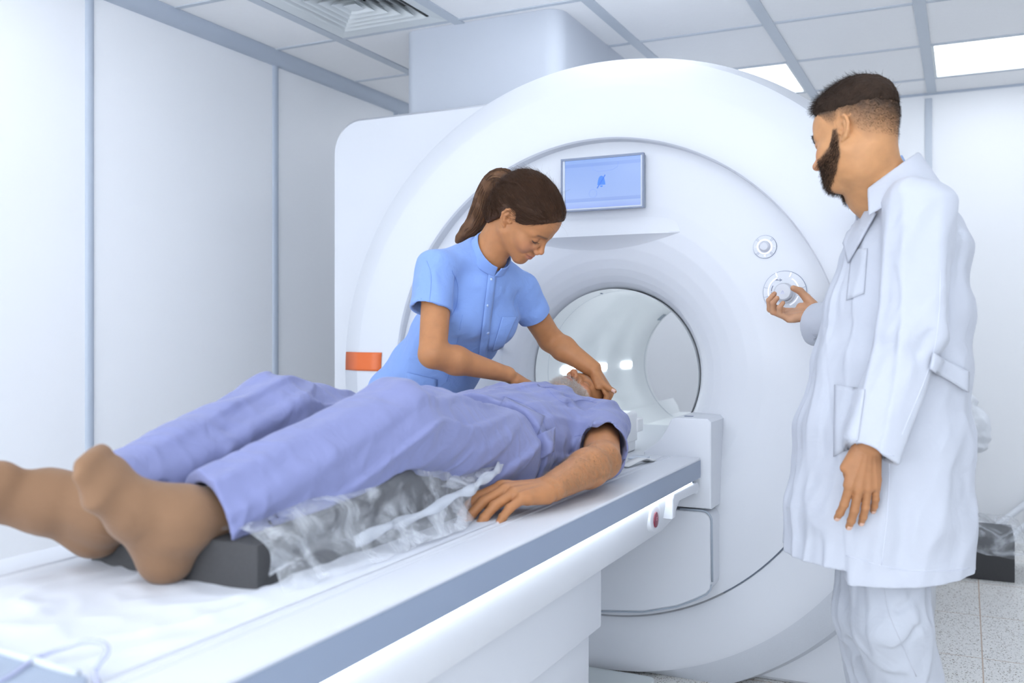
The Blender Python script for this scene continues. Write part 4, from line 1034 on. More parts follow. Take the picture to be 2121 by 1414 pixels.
# hem
hd = nrm(spine[5] - spine[4]); T.it(plane(spine[5] + hd * .06, hd), .004)
NTUN = T
tun = sdf_obj('tunic', T, (-.95, -.95, .6), (.25, .05, 1.5), .0032, M_SCRUB, nurse)
# stand collar
C = Field(); c0 = NB - tn * .006 + FD * .014
C.u(ec(c0, c0 + tn * .048, UN, (.0690, .0705), (.0625, .0660), .2), .0)
C.sub(ec(c0 - tn * .02, c0 + tn * .09, UN, (.0665, .0680), (.0530, .0570), .3), .001)
C.it(plane(c0 + tn * .046 - FD * .0, nrm(tn + FD * .28)), .002); C.it(plane(c0 - tn * .004, -tn), .002)
C.sub(rc(c0 + FD * .070 - tn * .01, c0 + FD * .070 + tn * .07, .002, .019), .002)
col = sdf_obj('collar', C, c0 - .12, c0 + .14, .0022, M_SCRUB, tun)
# placket, buttons, pockets
M_STITCH = mat('blue_stitch', srgb(112, 144, 208), .8); M_BTN = mat('snap_button', srgb(176, 196, 236), .25, metal=.3)
patch('placket', T, [(1012, 560), (1029, 562), (1004, 772), (988, 770)], M_SCRUB, tun, 3, 40, .0022)
for p in ((1018, 578), (1010, 633), (1011, 690), (993, 745)):
    W = T.hit(*p, off=.0035)[0]; n_ = T.normal(W)[0]; bm = bmesh.new()
    bmesh.ops.create_uvsphere(bm, u_segments=14, v_segments=8, radius=.0048)
    R = Vector(n_).to_track_quat('Z', 'Y').to_matrix()
    for v in bm.verts: v.co = R @ Vector((v.co.x, v.co.y, v.co.z * .45)) + Vector(W)
    from_bm('button', bm, M_BTN, tun, 60)
patch('chest_pocket', T, [(1040, 656), (1071, 656), (1041, 720), (1020, 728)], M_SCRUB, tun, 10, 14, .0022)
seam('stitching', T, [(1040, 668), (1068, 668)], M_STITCH, tun, .0006)
seam('stitching', T, [(936, 560), (948, 590), (946, 630), (936, 652)], M_STITCH, tun, .0009)
seam('stitching', T, [(884, 540), (893, 570), (890, 620), (886, 640)], M_STITCH, tun, .0006)
seam('stitching', T, [(958, 652), (940, 740), (925, 790)], M_STITCH, tun, .0007)
patch('hip_pocket', T, [(843, 771), (905, 786), (900, 860), (820, 850)], M_SCRUB, tun, 10, 10, .0022)
# trousers and shoes (behind the couch)
TR = Field()
for s in (-1, 1):
    hip = spine[5] + UN * .085 * s; kn = np.array([hip[0] - .02, hip[1] + .01, .46]); an = np.array([hip[0] - .04, hip[1], .06])
    TR.u(rc(hip, kn, .095, .075), .02); TR.u(rc(kn, an, .075, .07), .02)
TR.u(ec(spine[4], spine[5] + hd * .05, UN, (.15, .10), (.16, .11), .6), .03); TR.it(plane((0, 0, .03), (0, 0, -1)), .003)
sdf_obj('trousers', TR, (-.95, -.75, 0), (-.3, .05, .95), .007, M_SCRUB, nurse)
M_SHOE = mat('white_shoe', (.8, .8, .82), .5)
for s in (-1, 1):
    hip = spine[5] + UN * .085 * s; an = np.array([hip[0] - .04, hip[1], .0]); d_ = nrm((.95, -.25, 0)); F_ = Field()
    F_.u(ec(an - d_ * .05, an + d_ * .17, (-d_[1], d_[0], 0), (.04, .045), (.042, .03), .9), .01); F_.it(plane((0, 0, FZ), (0, 0, -1)), .003)
    sdf_obj('shoe', F_, an - np.array([.3, .3, .06]), an + np.array([.3, .3, .1]), .006, M_SHOE, nurse)
# hair
M_HAIRN = hair_mat('brown_hair', (.056, .026, .013), .3, .5); M_HAIRT = hair_mat('ponytail_hair', (.115, .055, .026), .6)
Hc = Field()
Hc.u(NH.ell((0, -.022, .034), (.0815, .106, .0935)), .01); Hc.u(NH.ell((0, .030, .062), (.060, .058, .044)), .03)
Hc.u(NH.ell((0, -.075, .000), (.060, .045, .055)), .03); Hc.u(NH.ell((0, -.068, -.052), (.061, .050, .052)), .03)
Hc.disp(lambda P: .0016 * vnoise(P, .010, 3) + .0012 * vnoise(P, .004, 5))
lp = lambda p, n: plane(NH.p(p), NH.d(n))
front = lp((0, .072, .066), (0, .80, -.62)); temple = lp((0, .020, .010), (0, .35, -.95)); nape = lp((0, -.030, -.020), (0, .68, -.73))

backh = lp((0, -.036, -.02), (0, .93, -.36)); Hc.it(lambda P: smin(smax(front(P), temple(P), .008), backh(P), .006), .005)
Hc.it(lambda P: -NH.ell((.085, -.016, -.005), (.030, .023, .034))(P), .004)
Hc.it(lambda P: -NH.ell((-.085, -.016, -.005), (.030, .023, .034))(P), .004)
TIE = at(1064, 384, 2.70)
hair_n = sdf_obj('hair', Hc, NH.o - .2, NH.o + .2, .0022, M_HAIRN, nurse)
hair_n['label'] = 'brown hair pulled back into a ponytail'
def cap_strands(H, fr, field, n, target, length, rad, m, parent, seed, keep=None, push=.0006, hugd=.0016, curl=.10):
    r = np.random.default_rng(seed); me = H.data; nv = len(me.vertices); co = np.empty(nv * 3, np.float32); me.vertices.foreach_get('co', co); co = co.reshape(-1, 3).astype(float)
    no = np.empty(nv * 3, np.float32); me.vertices.foreach_get('normal', no); no = no.reshape(-1, 3).astype(float)
    ok = np.arange(nv) if keep is None else np.nonzero(keep(co, no))[0]
    i = r.choice(ok, n); root = co[i]; nn = no[i]; d = target(root, nn); d = d - nn * ((d * nn).sum(1))[:, None] * .96
    def hug(q):
        D = field(q); g = field.normal(q); return q + g * np.maximum(hugd - D, 0)[:, None] - g * np.clip(D - hugd * 1.5, 0, .004)[:, None]
    length = np.minimum(length, .85 * np.linalg.norm(TIE - root, axis=1)) if parent is hair_n else length
    return strands('hair_strands', root + nn * push, d, length, rad, m, parent, 5, 0, curl, seed, .3, hug=hug if hugd else None)
out = lambda co, no: field_out(co)
cap_strands(hair_n, NH, Hc, 5200, lambda p, n: TIE - p, .060, .00036, M_HAIRN, hair_n, 5, keep=lambda co, no: (B(co) > .002) & (np.linalg.norm((NH.loc(co) - np.array([.075, -.012, -.004])) * np.array([1, 1, .8]), axis=1) > .034))
# ponytail
pp = catmull([TIE, at(1046, 371, 2.72), at(1026, 376, 2.75), at(1008, 405, 2.78), at(996, 440, 2.80), at(982, 465, 2.81), at(962, 484, 2.82), at(946, 500, 2.83)], 6)
rr = np.interp(np.linspace(0, 1, len(pp)), [0, .12, .35, .6, .8, 1], [.016, .026, .033, .030, .022, .006])
PT = Field(); PT.u(chain(pp, rr * .86, .01), .01); PT.disp(lambda P: .003 * vnoise(P, .02, 8))
pony = sdf_obj('ponytail', PT, pp.min(0) - .06, pp.max(0) + .06, .004, M_HAIRT, hair_n)
r = np.random.default_rng(11)
Tn = np.gradient(pp, axis=0); Tn /= np.linalg.norm(Tn, axis=1)[:, None]; X = nrm(np.cross(Tn[0], (0.3, .2, 1))); Y_ = np.cross(Tn, X)
for mm, cnt in ((M_HAIRT, 760), (M_HAIRN, 420), (hair_mat('light_brown_hair', (.20, .105, .052), .5), 260)):
    V = []; F = []; nb_ = 0
    for i in range(cnt):
        a = r.uniform(0, 2 * PI); q_ = r.uniform(.84, 1.06); tw = r.uniform(-.6, .6) * np.linspace(0, 1, len(pp)); ph_ = r.uniform(0, 6); fq = r.uniform(4, 8)
        off = (np.cos(a + tw)[:, None] * X[None, :] + np.sin(a + tw)[:, None] * Y_) * (rr * q_)[:, None]
        wv = .0030 * np.sin(np.linspace(0, fq, len(pp)) + ph_)[:, None] * Y_
        s0 = int(r.integers(0, 14)); end = int(len(pp) * r.uniform(.62, 1.0)); path = (pp + off + wv)[s0:max(end, s0 + 10)][::2]
        v, f = tube_geo(path, np.interp(np.linspace(0, 1, len(path)), [0, .5, 1], [.0012, .0015, .0004]), 3, False); V.append(v); F += [tuple(int(k) + nb_ for k in fc) for fc in f]; nb_ += len(v)
    mesh('hair_strands', np.concatenate(V), np.array(F, dtype=np.int32), mm, pony)
tq = pp[1] - pp[0]; tq = nrm(tq); X = nrm(np.cross(tq, (0, 0, 1))); Y_ = np.cross(tq, X)
tube('hair_tie', [TIE + tq * .004 + (X * math.cos(t) + Y_ * math.sin(t)) * .0205 for t in np.linspace(0, 2 * PI, 25)], .0048, mat('white_hair_tie', (.75, .77, .82), .7), hair_n, 8)
# loose hairs
fly = np.array([NH.p((0, .02, .128)), NH.p((.02, -.03, .13)), NH.p((.03, .05, .115)), NH.p((.01, .085, .095)), NH.p((.02, .095, .08)), NH.p((.045, .07, .055))] * 8)
strands('flyaway_hair', fly + r.normal(size=fly.shape) * .008, r.normal(size=fly.shape) + NH.d((0, -.6, .5)), .035, .0002, M_HAIRN, hair_n, 6, 0, .8, 12)
# ------------------------------------------------------------------ the patient
M_GOWN = cloth_mat('hospital_blue', srgb(128, 134, 176), wr=.5, wscale=15)
SK_P = np.array([.44, .195, .082])
M_SOCK = cloth_mat('tan_sock', srgb(136, 104, 78), weave=700, wr=.15, wscale=30, rough=.75)
pat = thing('person', 'grey bearded man in blue hospital clothes lying on the couch', 'person', (-.06, -1.0, TZ))
PH = frame_fu((-.060, -.250, .880), (.205, -.135, .969), (.19, .977, .096), .99)
PSL, PSR = np.array([.135, -.54, .842]), np.array([-.24, -.52, .85])
PEL, PWL = at(1247, 954, 2.27), at(1136, 1013, 2.03)
HL, HR = np.array([.045, -1.03, .825]), np.array([-.175, -1.04, .82])
KL, KR = at(818, 880, 1.80), at(566, 870, 1.86)
AL, AR = at(398, 1084, 1.47), at(222, 1052, 1.52)
XA = np.array([1.0, 0, 0])
PB = Field()
head(PB, PH, male=True, smile=0)
PB.u(rc(PH.p((0, -.040, -.05)), (-.05, -.46, .845), .058, .062), .03)
PB.u(eloft([((-.05, -.49, .83), XA, .13, .08), ((-.05, -.65, .83), XA, .15, .10), ((-.055, -.85, .82), XA, .15, .095), ((-.06, -1.02, .815), XA, .15, .085)]), .03)
PB.u(rc((-.05, -.47, .845), PSL, .05, .05), .02); PB.u(rc(PSL, PEL, .050, .044), .02); PB.u(rc(PEL, PEL + (PWL - PEL) * .3, .043, .046), .015)
PB.u(ec(PEL + (PWL - PEL) * .25, PWL, nrm(np.cross(PWL - PEL, (0, 0, 1))), (.048, .044), (.034, .028), .6), .015)
PB.u(rc((-.05, -.47, .845), PSR, .05, .05), .02); PB.u(rc(PSR, (-.285, -.80, .79), .048, .04), .02); PB.u(rc((-.285, -.80, .79), (-.29, -1.04, .76), .04, .026), .02)
for h_, k_, a_ in ((HL, KL, AL), (HR, KR, AR)): PB.u(rc(h_, k_, .06, .05), .02); PB.u(rc(k_, a_, .045, .032), .02)
yd = nrm(at(1076, 1017, 1.985) - PWL); zd = nrm((.10, -.25, .95)); zd = nrm(zd - yd * (zd @ yd)); xd = np.cross(yd, zd)
ph = Frame(PWL, np.stack([xd, yd, zd], 1), 1.17)
pn = hand(PB, ph, 1, [(24, 20, 8), (26, 22, 8), (25, 22, 8), (24, 22, 8)], [(.020, .020, -.010), (.044, .052, -.018), (.046, .082, -.028), (.036, .106, -.036)], spread=(9, 2, -5, -12), k=.008)
yr = nrm((-.05, -1, -.1)); zr = np.array([0, 0, 1.0]); zr = nrm(zr - yr * (zr @ yr)); xr = np.cross(yr, zr)
hand(PB, Frame((-.29, -1.04, .76), np.stack([xr, yr, zr], 1), .98), -1, [(15, 20, 10)] * 4, [(.020, .020, -.008), (.044, .05, -.014), (.052, .078, -.02), (.05, .10, -.024)])
# skin folds on the knuckles and tendons
for i, (b_, ang) in enumerate(((.026, .10), (.0065, .02), (-.013, -.05), (-.0305, -.12))):
    PB.disp(crease([ph.p((b_ * .55, .03, .014)), ph.p((b_, .088, .0125))], .0016, .004))
def beard_mask(q, hi=-.030, slope=.55):
    x, y, z = np.abs(q[:, 0]), q[:, 1], q[:, 2]
    line = hi + slope * (.060 - y) * .55                  # upper edge rises towards the ear
    m = smooth(0, .010, line - z) * smooth(-.022, -.006, y + .35 * (z + .07) * 0)
    neck = smooth(-.135, -.118, z - .25 * np.minimum(0, y - .03))
    lips = np.exp(-((x / .021) ** 4)) * np.exp(-(((z + .0655) / .0085) ** 4)); m = m * (1 - lips) * neck
    nose = np.exp(-((x / .015) ** 4)) * smooth(-.049, -.044, z); return m * (1 - nose)
def pat_col(V):
    c = np.tile(SK_P, (len(V), 1)); q = PH.loc(V); near = np.linalg.norm(q, axis=1) < .17
    cc = face_pigment(q, c, (.42, .16, .13), (.60, .22, .15), (.26, .20, .16), .75)
    cc = mixc(cc, (.66, .56, .49), beard_mask(q) * .7)
    return np.where(near[:, None], cc, c)
body_p = sdf_obj('body', PB, (-.5, -2.1, .68), (.42, .0, 1.12), .0023, M_SKIN, pat, pat_col)
nail_mesh('fingernail', pn, mat('pale_nail', (.66, .43, .36), .3), body_p, PB)
co, no = surf(body_p); q = PH.loc(co); r = np.random.default_rng(5)
M_BEARDP = hair_mat('white_beard', (.84, .80, .76), .15, .6)
bmk = beard_mask(q) * (np.linalg.norm(q, axis=1) < .17)
i = np.nonzero(bmk > .5)[0]; i = r.choice(i, 5200); dq = np.stack([q[i, 0] * 4, .25 + 0 * q[i, 0], -.8 + 0 * q[i, 0]], 1)
strands('beard', co[i], no[i] * .42 + dq @ PH.R.T + r.normal(size=(len(i), 3)) * .25, .0145, .00036, M_BEARDP, pat, 4, .1, .35, 6)
i = np.nonzero((np.abs(q[:, 0]) > .052) & (q[:, 1] < .016) & (q[:, 1] > -.10) & (q[:, 2] > -.045) & (q[:, 2] < .105) & (np.linalg.norm(q, axis=1) < .16) & ~((np.abs(q[:, 0]) > .068) & (q[:, 1] > -.045) & (q[:, 2] < .03)))[0]
i = r.choice(i, 1500); strands('hair', co[i], no[i] * .5 + np.tile(PH.d((0, -.8, -.3)), (len(i), 1)) + r.normal(size=(len(i), 3)) * .2, .014, .0004, hair_mat('grey_hair', (.42, .40, .38), .3), pat, 3, 0, .2, 8)
# hair on the forearm
ax_ = PWL - PEL; t = ((co - PEL) @ ax_) / (ax_ @ ax_); dist = np.linalg.norm(co - PEL - np.clip(t, 0, 1)[:, None] * ax_, axis=1)
i = np.nonzero((t > -.05) & (t < 1.05) & (dist < .06) & (no[:, 2] > -.3))[0]; i = r.choice(i, 5200)
strands('arm_hair', co[i], no[i] * .30 + nrm(ax_) * .5 + np.array([.1, -.2, -.6]) + r.normal(size=(len(i), 3)) * .3, .014, .00015, hair_mat('arm_hair', (.40, .27, .17), .3), body_p, 3, .15, .4, 10)

# tunic
PT_ = Field()
PT_.u(eloft([((-.05, -.475, .828), XA, .150, .080), ((-.05, -.56, .836), XA, .190, .114), ((-.05, -.68, .836), XA, .194, .120), ((-.055, -.82, .830), XA, .194, .118), ((-.06, -.95, .822), XA, .208, .120), ((-.06, -1.05, .82), XA, .214, .118)], .04), .03)
PT_.u(rc((-.05, -.46, .826), PSL + (0, .0, -.005), .066, .066), .04); PT_.u(rc((-.05, -.46, .84), PSR, .072, .07), .04)
SH = PSL + (PEL - PSL) * .70; sax = nrm(PEL - PSL)
PT_.u(sleeve([ec(PSL - sax * .02, SH + (.004, 0, -.004) + sax * .03, (0, 0, 1), (.074, .066), (.076, .066), .6)], SH, sax, ec(PSL + sax * .10, SH + (.004, 0, -.004) + sax * .05, (0, 0, 1), (.058, .052), (.0705, .0605), .3), .115, sax + np.array([.12, 0, -.10])), .035)
PT_.u(ec(PSR, PSR + (np.array([-.285, -.80, .79]) - PSR) * .65, (0, 0, 1), (.07, .065), (.075, .065), .6), .04)
PT_.disp(lambda P: .0040 * vnoise(P * np.array([1, .55, 1]), .07, 21)); PT_.disp(folds((.45, .8, .1), .054, .0078, 2.8, 23, .32)); PT_.disp(folds((.9, -.3, .1), .040, .0026, 2.5, 24, .3))
for pts, d, a, w_ in (([(1110, 905), (1102, 930), (1098, 965)], 2.24, .010, .010), ([(1040, 800), (1075, 850), (1100, 900)], 2.30, .006, .014), ([(1180, 840), (1150, 880), (1140, 920)], 2.45, -.008, .012),
                     ([(1210, 850), (1190, 880), (1180, 905)], 2.48, -.010, .011), ([(1000, 830), (1040, 880), (1080, 930)], 2.2, .007, .015), ([(960, 830), (1010, 890), (1040, 950)], 2.1, -.007, .014),
                     ([(1230, 850), (1255, 880), (1262, 905)], 2.5, .005, .012), ([(1120, 830), (1135, 870), (1140, 900)], 2.4, .005, .012), ([(925, 850), (980, 920), (1010, 975)], 2.05, .006, .016)):
    PT_.disp(crease(pxline(pts, d), a, w_))
PT_.sub(rc(PH.p((0, .03, -.11)), PH.p((0, .10, -.16)), .060, .075), .008)
PT_.sub(inter([plane((-.05, -.955, .8), (0, 1, -.0)), plane((0, 0, .0), (0, 0, -1))], .003), .004)
PT_.sub(eloft([((-.06, -1.10, .82), XA, .205, .110), ((-.06, -.90, .82), XA, .192, .107)]), .002)
# side slit with a turned flap near the hem
sl = at(1108, 965, 2.25); PT_.sub(rc(sl + (0, -.04, -.03), sl + (.02, .01, .01), .012, .002), .003)
PT_.it(plane((0, 0, TZ - .004), (0, 0, -1)), .004)
gown = sdf_obj('tunic', PT_, (-.5, -1.15, .68), (.42, -.28, 1.06), .0034, M_GOWN, pat)
M_GST = mat('gown_seam', srgb(120, 127, 180), .8)
for pix in ([(1131, 802), (1150, 822), (1172, 834), (1205, 828), (1236, 834)], [(1042, 820), (1090, 838), (1118, 858), (1133, 892)], [(1023, 852), (1068, 878), (1105, 905)], [(1133, 892), (1122, 900), (1108, 908)], [(1148, 889), (1146, 930), (1143, 945)], [(1190, 903), (1220, 899), (1262, 903), (1282, 920)]):
    seam('stitching', PT_, pix, M_GST, gown, .0005)
patch('chest_pocket', PT_, [(1046, 822), (1128, 862), (1112, 902), (1028, 853)], M_GOWN, gown, 12, 12, .0022)
patch('hem_flap', PT_, [(1104, 905), (1150, 884), (1146, 935), (1096, 966)], M_GOWN, gown, 10, 10, .010, .002)
# trousers
PP = Field()
hemd = nrm(AL - KL); LH_ = at(434, 1094, 1.485); hemr = nrm(AR - KR); RH_ = AR + (KR - AR) * .02
PP.u(eloft([((-.06, -.90, .82), XA, .174, .098), ((-.06, -1.02, .815), XA, .188, .100), ((-.06, -1.10, .81), XA, .185, .095)], .03), .03)
up_ = np.array([0, 0, 1.0])
PP.u(ec(HL + (.006, .02, 0), KL, XA, (.096, .100), (.082, .084), .8), .05); PP.u(ec(KL, LH_ + hemd * .02, XA, (.082, .080), (.066, .088), .9), .03)
PP.u(ec(HR + (-.012, .02, 0), KR, XA, (.100, .104), (.082, .082), .8), .05); PP.u(ec(KR, RH_ + hemr * .02, XA, (.080, .080), (.070, .074), .9), .03)
PP.disp(lambda P: .0050 * vnoise(P * np.array([1, .5, 1]), .085, 31)); PP.disp(folds((.15, .9, .35), .066, .0098, 3.6, 33, .34)); PP.disp(folds((.8, .4, .2), .045, .0022, 2.2, 34, .3))
for pts, d, a, w_ in (([(430, 1010), (560, 985), (700, 900), (800, 850)], [1.5, 1.55, 1.65, 1.72], .008, .016), ([(480, 1090), (600, 1010), (720, 935)], [1.45, 1.55, 1.68], -.006, .016), ([(455, 1040), (560, 1040), (660, 990)], [1.48, 1.52, 1.62], .005, .014),
                     ([(835, 800), (835, 860), (828, 930)], 1.78, .008, .014), ([(860, 820), (900, 880), (905, 920)], 1.84, .006, .014), ([(890, 815), (950, 880), (990, 960)], [1.85, 1.95, 2.02], .007, .018), ([(930, 850), (985, 920), (1000, 980)], [1.9, 1.97, 2.0], -.007, .016),
                     ([(850, 870), (840, 920), (835, 935)], 1.8, -.008, .010), ([(560, 780), (620, 800), (690, 830)], 1.8, -.006, .014), ([(300, 930), (420, 860), (530, 800)], 1.72, .006, .018), ([(330, 985), (450, 905), (560, 850)], 1.68, -.006, .016), ([(400, 985), (500, 920), (620, 850)], 1.65, .008, .010),
                     ([(770, 800), (800, 830), (812, 880)], 1.72, -.004, .014)):
    PP.disp(crease(pxline(pts, d), a, w_))
for H_, K_, hd_, r1, r2 in ((LH_, KL, hemd, (.056, .068), (.0575, .0790)), (RH_, KR, hemr, (.058, .062), (.0615, .0650))):
    PP.sub(ec(H_ - hd_ * .10, H_ + hd_ * .04, XA, r1, r2, .3), .002)
    n_ = nrm(hd_ + np.array([-.03, -.0, .06]))
    PP.sub(inter([plane(H_, -n_), rc(H_, H_ + hd_ * .05, .125)], .002), .003)
PP.it(plane((0, 0, TZ - .005), (0, 0, -1)), .004)
PP.it(plane((0, -.905, 0), (0, 1, 0)), .004)
trs = sdf_obj('trousers', PP, (-.45, -1.98, .68), (.34, -.85, 1.12), .0036, M_GOWN, pat)
seam('stitching', PP, [(455, 1012), (520, 1068), (500, 1165)] if False else [(404, 1003), (452, 1060), (490, 1150)], M_GST, trs, .0008, d0=.9)
# socks
SF = Field(); fd1 = nrm(at(182, 958, 1.350) - at(338, 1140, 1.420)); wax = nrm(FW * .9 + RT * .25 + UPV * .25)
for pa, pb, ra, rb in (((342, 1152, 1.468), (275, 1063, 1.420), (.033, .036), (.039, .036)), ((275, 1063, 1.420), (218, 1003, 1.380), (.039, .035), (.044, .024)), ((218, 1003, 1.380), (184, 958, 1.360), (.044, .023), (.038, .014))):
    SF.u(ec(at(*pa), at(*pb), wax, ra, rb, .8), .02)
SF.u(rc(at(345, 1150, 1.465), at(372, 1092, 1.452), .036, .040), .03); SF.u(rc(at(372, 1085, 1.452), AL + (KL - AL) * .12, .041, .043), .03); SF.u(rc(at(280, 1040, 1.410), at(372, 1062, 1.45), .032, .042), .03)
SF.u(ell(at(345, 1160, 1.472), (.034, .034, .032)), .02)
SF.u(ell(at(365, 1075, 1.420), (.015, .015, .015)), .02)
for k_ in range(4):
    p0 = at(182, 955, 1.360) + wax * (-.012 + .015 * k_); SF.u(ell(p0, (.0105, .0105, .0105)), .010)
SF.disp(lambda P: .0008 * vnoise(P, .03, 3)); SF.it(plane((0, 0, TZ - .009), (0, 0, -1)), .004)
sdf_obj('sock', SF, at(260, 1070, 1.400) - .24, at(260, 1070, 1.400) + .24, .003, M_SOCK, pat)
SG = Field(); wv = nrm(UPV * .8 + RT * .15 - FW * .35)
for pa, pb, ra, rb in (((196, 1092, 1.545), (95, 1045, 1.50), (.044, .036), (.047, .034)), ((95, 1045, 1.50), (-20, 1018, 1.45), (.047, .032), (.050, .024)), ((-20, 1018, 1.45), (-80, 1000, 1.42), (.048, .022), (.038, .014))):
    SG.u(ec(at(*pa), at(*pb), wv, ra, rb, .8), .025)
SG.u(rc(at(205, 1095, 1.55), AR, .045, .043), .03); SG.u(rc(AR, AR + (KR - AR) * .2, .043, .046), .03); SG.u(rc(at(100, 1020, 1.50), AR, .036, .043), .03)
SG.disp(lambda P: .0008 * vnoise(P, .03, 4))
sdf_obj('sock', SG, at(80, 1050, 1.5) - .28, at(80, 1050, 1.5) + .28, .0035, M_SOCK, pat)
# ------------------------------------------------------------------ the doctor
M_COAT = cloth_mat('white_coat', (.50, .525, .59), weave=1100, wr=.30, wscale=13, sheen=.1)
M_SHIRT = cloth_mat('blue_shirt', srgb(150, 180, 225), wr=.1)
M_TROU = cloth_mat('pale_trousers', (.46, .485, .54), wr=.45, wscale=14)
SK_D = np.array([.53, .265, .118])
doc = thing('person', 'bearded man in a white coat turning a dial on the scanner', 'person', (.95, -.62, FZ))
DH = frame_fu((.803, -.676, 1.552), (-.885, .385, -.258), (-.18, .228, .957), .955)
FDD = nrm((-.97, -.245, 0)); UD = nrm(np.cross(FDD, (0, 0, 1)))
DC = at(1866, 453, 2.25); DNB = at(1822, 394, 2.21); DLS, DRS = DC - UD * .178, DC + UD * .185
DLE, DLW = at(1890, 690, 2.03), at(1795, 925, 1.985)
DRE, DRW = at(1805, 660, 2.52), at(1697, 649, 2.735)
D_ = Field()
head(D_, DH, male=True, smile=.003)
D_.u(rc(DH.p((0, -.040, -.035)), DNB + (.0, 0, .0), .054, .056), .03); D_.u(rc(DH.p((0, -.005, -.075)), DNB + FDD * .025, .045, .050), .03)
D_.u(rc(DNB + (.01, 0, 0), DLS + (0, 0, .01), .058, .045), .04); D_.u(rc(DNB, DRS, .058, .045), .04)
dsp = [at(1866, 470, 2.25), at(1866, 560, 2.24), at(1860, 700, 2.23), at(1858, 850, 2.22), at(1852, 930, 2.2)]
D_.u(eloft([(dsp[0], UD, .15, .085), (dsp[1], UD, .15, .10), (dsp[2], UD, .13, .095), (dsp[3], UD, .14, .10), (dsp[4], UD, .145, .10)]), .03)
D_.u(rc(DLS, DLE, .052, .043), .02); D_.u(rc(DLE, DLE + (DLW - DLE) * .3, .043, .045), .02); D_.u(ec(DLE + (DLW - DLE) * .28, DLW, nrm(-FDD), (.045, .042), (.030, .023), .6), .015)
D_.u(rc(DRS, DRE, .052, .043), .02); D_.u(rc(DRE, DRE + (DRW - DRE) * .3, .043, .044), .02); D_.u(ec(DRE + (DRW - DRE) * .28, DRW, UPV, (.043, .04), (.030, .024), .6), .015)
legs = [(at(1838, 930, 2.165), at(1846, 1290, 2.13), at(1935, 1640, 2.23)), (at(1830, 930, 2.30), at(1800, 1265, 2.27), at(1850, 1610, 2.34))]
for h_, k_, a_ in legs:
    D_.u(rc(h_, k_, .078, .052), .03); D_.u(rc(k_, a_, .052, .036), .02)
# hanging left hand: back of the hand to the camera
yd = nrm(at(1779, 1052, 1.99) - DLW); zd = nrm(-FW * .98 - RT * .02); zd = nrm(zd - yd * (zd @ yd)); xd = np.cross(yd, zd)
dl = Frame(DLW, np.stack([xd, yd, zd], 1), .97)
ln = hand(D_, dl, 1, [(12, 18, 10), (9, 15, 9), (10, 16, 9), (12, 18, 10)], [(.012, .022, -.014), (.020, .046, -.034), (.016, .070, -.046), (.010, .090, -.052)], spread=(5, 0, -5, -11))
for b_ in (.026, .0065, -.013, -.0305): D_.disp(crease([dl.p((b_ * .5, .02, .015)), dl.p((b_, .088, .0125))], .0014, .0035))
# right hand on the dial: palm up, thumb above
yd = nrm(at(1600, 655, 2.78) - DRW); zd = nrm(-UPV * .84 + FW * .42); zd = nrm(zd - yd * (zd @ yd)); xd = np.cross(yd, zd)
dr = Frame(DRW, np.stack([xd, yd, zd], 1), 1.0)
rn = hand(D_, dr, -1, [(26, 58, 34), (28, 62, 36), (30, 64, 36), (34, 60, 34)], [(.022, .012, -.014), (.042, .034, -.034), (.044, .050, -.056), (.036, .068, -.070)], spread=(2, 0, -2, -4))
def doc_beard(q):
    x, y, z = np.abs(q[:, 0]), q[:, 1], q[:, 2]
    up = np.interp(y, [-.02, .012, .03, .055, .075, .09], [.0, .006, -.030, -.042, -.046, -.048])
    lo = np.interp(y, [-.02, .0, .03, .055, .08], [-.03, -.060, -.092, -.104, -.122])
    m = smooth(-.003, .006, up - z) * smooth(-.004, .006, z - lo) * smooth(-.004, .008, y)
    lips = np.exp(-((x / .022) ** 4)) * np.exp(-(((z + .0655) / .009) ** 4)) * smooth(.074, .08, y)
    nose = np.exp(-((x / .014) ** 4)) * smooth(-.050, -.046, z) * smooth(.08, .09, y); return m * (1 - lips) * (1 - nose)
def fade(q):
    """cropped hair on the sides: 0 skin .. 1 dark"""
    x, y, z = np.abs(q[:, 0]), q[:, 1], q[:, 2]
    lo = np.interp(y, [-.12, -.06, -.035, -.012, .006, .022, .04], [-.070, -.055, -.012, .030, .004, .020, .052])
    hi = np.interp(y, [-.12, -.07, -.03, .03, .06], [.030, .045, .062, .058, .070])
    t = (z - lo) / (hi - lo); m = np.clip(t, 0, 1) ** .9 * (t > 0)
    temple = smooth(.040, .034, y - .55 * np.maximum(0, z - .045)); return m * np.where(z > .06, smooth(.052, .046, y - .25 * np.maximum(0, z - .07)), temple)
def doc_col(V):
    c = np.tile(SK_D, (len(V), 1)); q = DH.loc(V); near = np.linalg.norm(q, axis=1) < .18
    cc = face_pigment(q, c, (.50, .20, .16), (.68, .28, .17), (.06, .04, .03), .95)
    ear = (np.abs(q[:, 0]) > .072) & (q[:, 1] > -.042) & (q[:, 1] < .006) & (q[:, 2] > -.042) & (q[:, 2] < .022)
    fd = fade(q); spk = .8 + .25 * (vnoise(q, .012, 2) * .5 + .5); cc = mixc(cc, (.035, .022, .015), np.clip(fd * spk, 0, .92) * np.where(ear, 0, 1))
    cc = mixc(cc, (.05, .03, .02), doc_beard(q) * .75)
    far = smooth(.24, .16, np.linalg.norm(V - DRW, axis=1)); c = mixc(c, (.53, .285, .165), far); c = mixc(c, (.40, .185, .082), smooth(.26, .18, np.linalg.norm(V - DLW, axis=1)))  # hanging left hand: tanned skin, with its shade also put into the pigment
    return np.where(near[:, None], cc, c)
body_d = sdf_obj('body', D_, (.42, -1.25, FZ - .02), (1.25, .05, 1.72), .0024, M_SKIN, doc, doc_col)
nail_mesh('fingernail', ln[:4], mat('nail_tan', (.66, .42, .32), .3), body_d, D_)
